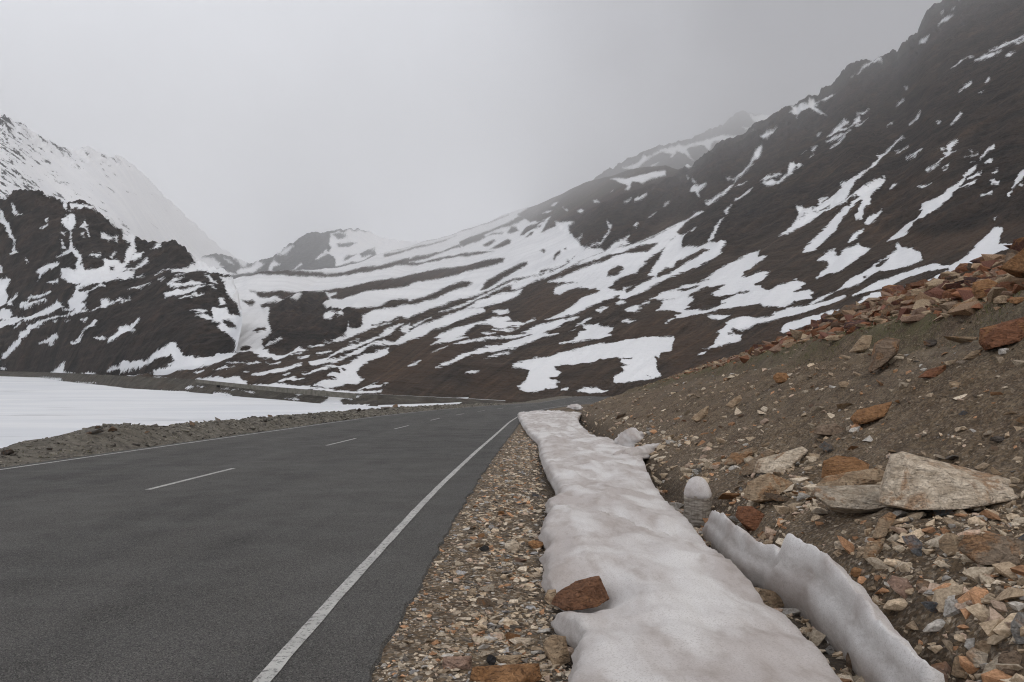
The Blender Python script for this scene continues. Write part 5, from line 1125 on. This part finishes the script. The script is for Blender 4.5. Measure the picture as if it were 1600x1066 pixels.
# shared rock shapes for the many others
PROTO = []
for k in range(12):
    rs = np.random.default_rng(100+k); d = rs.normal(size=(11, 3)); d /= np.abs(d).max(1)[:, None]**.75
    fl = rs.uniform(.45, .8); lo = rs.uniform(.6, 1.0)
    PROTO.append(hull_mesh('rock_shape', d*np.array([1, lo, fl])*rs.uniform(.85, 1.05, (11, 1)), 3, .022, .012, seed=k*7.1))
PAL_R = [RED, RUST, RUST, MAROON, OCHRE, BROWN, TAN, BROWN, RED]
PAL_E = [TAN, BROWN, BROWN, TAN, OCHRE, GREY, PINK, RUST]
PAL_V = [TAN, PALE, PALE, GREY, SLATE, PINK, OCHRE, BROWN, TAN, PALE]
def cname(c): return {id(RED): 'red', id(RUST): 'rust red', id(MAROON): 'maroon', id(OCHRE): 'orange brown', id(TAN): 'tan', id(BROWN): 'brown', id(GREY): 'grey', id(PINK): 'pinkish', id(PALE): 'pale cream', id(SLATE): 'blue grey'}[id(c)]
def many(spots, pal, size, where, group, cat, seed, flat=.8):
    rs = np.random.default_rng(seed)
    for (x, y) in spots:
        c = pal[rs.integers(len(pal))]; q = size(rs, y); h_ = float(H(x, y))
        o = add_rock(PROTO[rs.integers(12)], (x, y, h_+q*.18), tuple(np.array(c)*rs.uniform(.7, 1.15)), '%s %s' % (cname(c), where), cat, group,
                     rot=(rs.uniform(-.4, .4), rs.uniform(-.4, .4), rs.uniform(0, 6.28)), scale=(q, q*rs.uniform(.75, 1.1), q*flat*rs.uniform(.7, 1.1)), name=cat)
def st_xy(s, t): return (float(s+cen(t)), float(t))
rs = np.random.default_rng(21)
def lipcrest(t):
    toe = np.interp(t, [0, 10, 26, 60], [4.6, 4.4, 3.4, 2.6]); cr = np.interp(t, [0, 37, 55, 66, 76, 90], [12, 12, 9.6, 6.6, 3.7, 3.0]); return toe, toe+.52*(cr-toe), cr
sp = []
while len(sp) < 105:
    t = math.exp(rs.uniform(math.log(14.0), math.log(34))); toe, lp, cr = lipcrest(t)
    s = lp + (cr-lp)*rs.uniform(.28, 1.05)
    sp.append(st_xy(s, t))
many(sp, PAL_R, lambda r, y: float(np.clip(r.lognormal(-1.3, .42), .13, .6))*np.interp(y, [14, 26, 42], [1.0, .9, .6]), 'weathered boulder in the heap along the crest above the earth slope', 'boulders heaped along the crest', 'boulder', 1)
sp = []
while len(sp) < 62:
    t = math.exp(rs.uniform(math.log(7.5), math.log(50))); toe, lp, cr = lipcrest(t)
    s = toe-1.0 + (lp-toe+.9)*rs.uniform(0, 1); sp.append(st_xy(s, t))
many(sp, PAL_E, lambda r, y: float(np.clip(r.lognormal(-2.6, .45), .04, .22)), 'stone lying on the bare earth slope below the turf edge', 'stones on the earth slope', 'stone', 2, .6)
sp = []
while len(sp) < 60:
    t = rs.uniform(5.0, 12.5); s = rs.uniform(2.95, 6.0)
    if s/t < .72: sp.append(st_xy(s, t))
many(sp, PAL_V, lambda r, y: float(np.clip(r.lognormal(-2.85, .45), .03, .16)), 'angular stone lying in the rubble flat beyond the snow ridge', 'loose stones on the rubble flat', 'stone', 3, .6)
sp = []
while len(sp) < 45:
    t = 4.3/rs.uniform(.3, 1.0); s = rs.uniform(-.55, .36); sp.append(st_xy(s, t))
many(sp, PAL_V, lambda r, y: float(np.clip(r.lognormal(-3.25, .35), .02, .075)), 'flat stone lying in the gravel verge between asphalt and snow bank', 'stones in the gravel verge', 'stone', 4, .5)
sp = []
for px_, py_ in ((152,667),(148,676),(176,670),(398,646),(410,645),(424,649),(12,708),(75,699),(300,662),(452,646),(340,657),(230,674),(560,640),(602,637),(618,634)):
    g = on_ground(px_, py_+3); sp.append((g.x, g.y))
many(sp, [DARK, GREY, BROWN], lambda r, y: float(np.clip(r.lognormal(-1.75, .3), .1, .3)), 'x', 'stones on the lakeside verge', 'stone', 5, .6) if False else None
rs5 = np.random.default_rng(5)
for i, (x, y) in enumerate(sp):
    c = [DARK, GREY, BROWN][i % 3]; q = float(np.clip(rs5.lognormal(-1.7, .3), .1, .3))*np.interp(y, [15, 60], [.8, 1.5])
    add_rock(PROTO[i % 12], (x, y, float(H(x, y))+q*.2), c, '%s stone on the low berm between the road and the frozen lake' % {0: 'dark', 1: 'grey', 2: 'brown'}[i % 3], 'stone', 'stones on the lakeside verge',
             rot=(rs5.uniform(-.4, .4), rs5.uniform(-.4, .4), rs5.uniform(0, 6.28)), scale=(q, q*.8, q*.6), name='stone')

# ------------------------------------------------------------------ gravel and rubble nobody could count
GP = []
for k in range(10):
    rs = np.random.default_rng(300+k); d = rs.normal(size=(10, 3)); d /= np.abs(d).max(1)[:, None]**.8
    bm = bmesh.new()
    for q in d*np.array([1, rs.uniform(.55, 1), rs.uniform(.3, .65)]): bm.verts.new(q)
    r_ = bmesh.ops.convex_hull(bm, input=bm.verts)
    bmesh.ops.delete(bm, geom=[g for g in set(r_['geom_interior']+r_['geom_unused']) if isinstance(g, bmesh.types.BMVert)], context='VERTS')
    bmesh.ops.triangulate(bm, faces=bm.faces); bm.verts.index_update()
    GP.append((np.array([v.co[:] for v in bm.verts]), np.array([[v.index for v in f.verts] for f in bm.faces]))); bm.free()
n = NT('gravel_stone'); co = n.coord(); ca = n.attr('tone', 'Color')
gm = n.noise(co, 40, 4, .7)
M_GRAV = n.done(n.mix(n.ramp(gm, .3, .7), n.mix(1.0, ca, (.6, .57, .53), 'MULTIPLY'), n.mix(1.0, ca, (1.2, 1.2, 1.2), 'MULTIPLY')), .9, n.bump(gm, .5, .008))
def scatter(name, X, Y, size, pal, seed, emb=.15, flat=1.0):
    rs = np.random.default_rng(seed); N = len(X); Z = H(X, Y); pal = np.array(pal)
    VV, FF, CC = [], [], []; off = 0
    kind = rs.integers(len(GP), size=N)
    for k, (pv, pf) in enumerate(GP):
        id_ = np.nonzero(kind == k)[0]; m = len(id_)
        if not m: continue
        az = rs.uniform(0, 6.283, m); tx = rs.normal(0, .2, m); ty = rs.normal(0, .2, m)
        s = size[id_][:, None]
        P = pv[None]*s[:, :, None]; P = P.copy(); P[..., 2] *= flat
        z_ = P[..., 2] + P[..., 0]*np.sin(tx)[:, None] + P[..., 1]*np.sin(ty)[:, None]
        x_ = P[..., 0]*np.cos(az)[:, None]-P[..., 1]*np.sin(az)[:, None]; y_ = P[..., 0]*np.sin(az)[:, None]+P[..., 1]*np.cos(az)[:, None]
        V = np.stack([x_+X[id_][:, None], y_+Y[id_][:, None], z_+(Z[id_]+size[id_]*emb)[:, None]], -1)
        nv = len(pv); FF.append((pf[None]+(np.arange(m)*nv)[:, None, None]+off).reshape(-1, 3)); VV.append(V.reshape(-1, 3)); off += m*nv
        c = pal[rs.integers(len(pal), size=m)]*rs.uniform(.65, 1.25, (m, 1)); CC.append(np.repeat(c, nv, 0))
    o = mesh_from(name, np.concatenate(VV), np.concatenate(FF), M_GRAV, smooth=False); cattr(o, 'tone', np.concatenate(CC)); tag(o, kind='stuff'); return o
rs = np.random.default_rng(77)
PG = [(.55,.435,.31),(.68,.58,.455),(.46,.43,.39),(.34,.33,.325),(.48,.27,.15),(.54,.405,.31),(.42,.32,.22),(.54,.45,.34),(.60,.51,.40),(.50,.40,.29),(.38,.31,.235),(.17,.15,.13)]
# verge
N = 20000; t = 3.6/rs.uniform(.055, 1.0, N); s = rs.uniform(-1.32, .44, N)
keep = rs.uniform(size=N) < sstep(-.45, .25, fbm(t/.45, s/.3, 6., 3))*sstep(-1.22, -.62, s + .3*fbm(t/.5, s/.5, 2., 3)); t, s = t[keep], s[keep]
q = np.minimum(np.clip(rs.lognormal(-4.5, .72, len(t)), .004, .055)*np.clip(t/7, 1, 3.0), .05); q *= sstep(-1.15, -.3, s)*.7+.3
scatter('gravel', s+cen(t), t, q, PG, 1, .1, .62)
# rubble flat and lower slope
N = 24000; t = 4.0/rs.uniform(.07, 1.0, N); s = rs.uniform(2.0, 7.5, N)
toe, lp, cr = lipcrest(t); dens = np.where(s < toe+.3, 1.0, .18); keep = (rs.uniform(size=N) < dens*sstep(-.35, .35, fbm((s+cen(t))/1.1, t/1.5, 8., 3))) & (s < lp); t, s = t[keep], s[keep]
q = np.minimum(np.clip(rs.lognormal(-3.75, .70, len(t)), .007, .12)*np.clip(t/9, 1, 2.0), .13)
scatter('rubble', s+cen(t), t, q, PG[:3]+PG[:1]+PG[4:8]+PG[6:8], 2, .1, .9)
# scree on the earth slope
N = 8500; t = 8/rs.uniform(.10, 1.0, N); toe, lp, cr = lipcrest(t); s = toe+(lp-toe)*rs.uniform(-.2, 1.25, N)
patchy = rs.uniform(size=N) < sstep(-.05, .5, fbm(s/2.6, t/.9, 4., 4))*.95+.05; t, s = t[patchy], s[patchy]
q = np.minimum(np.clip(rs.lognormal(-4.0, .6, len(t)), .008, .09)*np.clip(t/12, 1, 2.4), .10)
scatter('scree', s+cen(t), t, q, [(.34,.26,.185),(.28,.215,.155),(.44,.345,.245),(.22,.18,.14),(.38,.22,.12),(.50,.41,.31)], 3, .0, .8)
# small stones between the crest boulders
N = 13000; t = np.exp(rs.uniform(math.log(12), math.log(60), N)); toe, lp, cr = lipcrest(t); s = lp+(cr-lp)*rs.uniform(.02, 1.1, N)
keep = rs.uniform(size=N) < (.25+.75*sstep(.15, .38, (s-lp)/(cr-lp))); t, s = t[keep], s[keep]
q = np.minimum(np.clip(rs.lognormal(-2.45, .6, len(t)), .03, .34), .34)*sstep(62, 26, t)
scatter('crest_rubble', s+cen(t), t, q, [RED, RUST, BROWN, (.40,.30,.2), (.33,.22,.14), (.26,.17,.12)], 4, .1, .8)
# lakeside verge
N = 9000; t = np.exp(rs.uniform(math.log(13), math.log(110), N)); s = rs.uniform(-14.2, -11.25, N)
q = np.minimum(np.clip(rs.lognormal(-3.7, .6, N), .01, .12)*np.clip(t/25, .7, 2.0), .16)
scatter('verge_gravel', s+cen(t), t, q, [(.20,.185,.155),(.15,.14,.12),(.26,.24,.2),(.10,.09,.08)], 5, .1, .8)

# thin dry grass on the turf edge and the lakeside verge
def grass(name, X, Y, hgt, seed):
    rs = np.random.default_rng(seed); N = len(X); Z = H(X, Y); az = rs.uniform(0, 6.283, N); w_ = hgt*.10
    lx, ly = rs.normal(0, .45, N)*hgt, rs.normal(0, .45, N)*hgt
    c, s_ = np.cos(az)*w_, np.sin(az)*w_
    V = np.stack([np.stack([X-c, Y-s_, Z-.01], -1), np.stack([X+c, Y+s_, Z-.01], -1), np.stack([X+lx, Y+ly, Z+hgt], -1)], 1).reshape(-1, 3)
    o = mesh_from(name, V, np.arange(3*N).reshape(-1, 3), M_GRASS, smooth=False)
    pal = np.array([(.16,.15,.055),(.11,.115,.04),(.22,.19,.09),(.08,.085,.035)]); cattr(o, 'tone', np.repeat(pal[rs.integers(4, size=N)]*rs.uniform(.7, 1.2, (N, 1)), 3, 0)); tag(o, kind='stuff'); return o
n = NT('dry_grass'); M_GRASS = n.done(n.attr('tone', 'Color'), .9)
N = 26000; t = np.exp(rs.uniform(math.log(12), math.log(56), N)); toe, lp, cr = lipcrest(t); s = lp + rs.normal(.55, .55, N)
cl = fbm((s+cen(t))/.9, t/1.2, 5., 3); keep = (cl > -.05); t, s = t[keep], s[keep]
grass('grass', s+cen(t), t, rs.uniform(.02, .07, len(t)), 1)
N = 9000; t = np.exp(rs.uniform(math.log(14), math.log(90), N)); s = rs.uniform(-13.9, -11.6, N); cl = fbm((s+cen(t))/.8, t/1.5, 6., 3); keep = cl > .12; t, s = t[keep], s[keep]
g2 = grass('verge_grass', s+cen(t), t, rs.uniform(.02, .06, len(t)), 2)
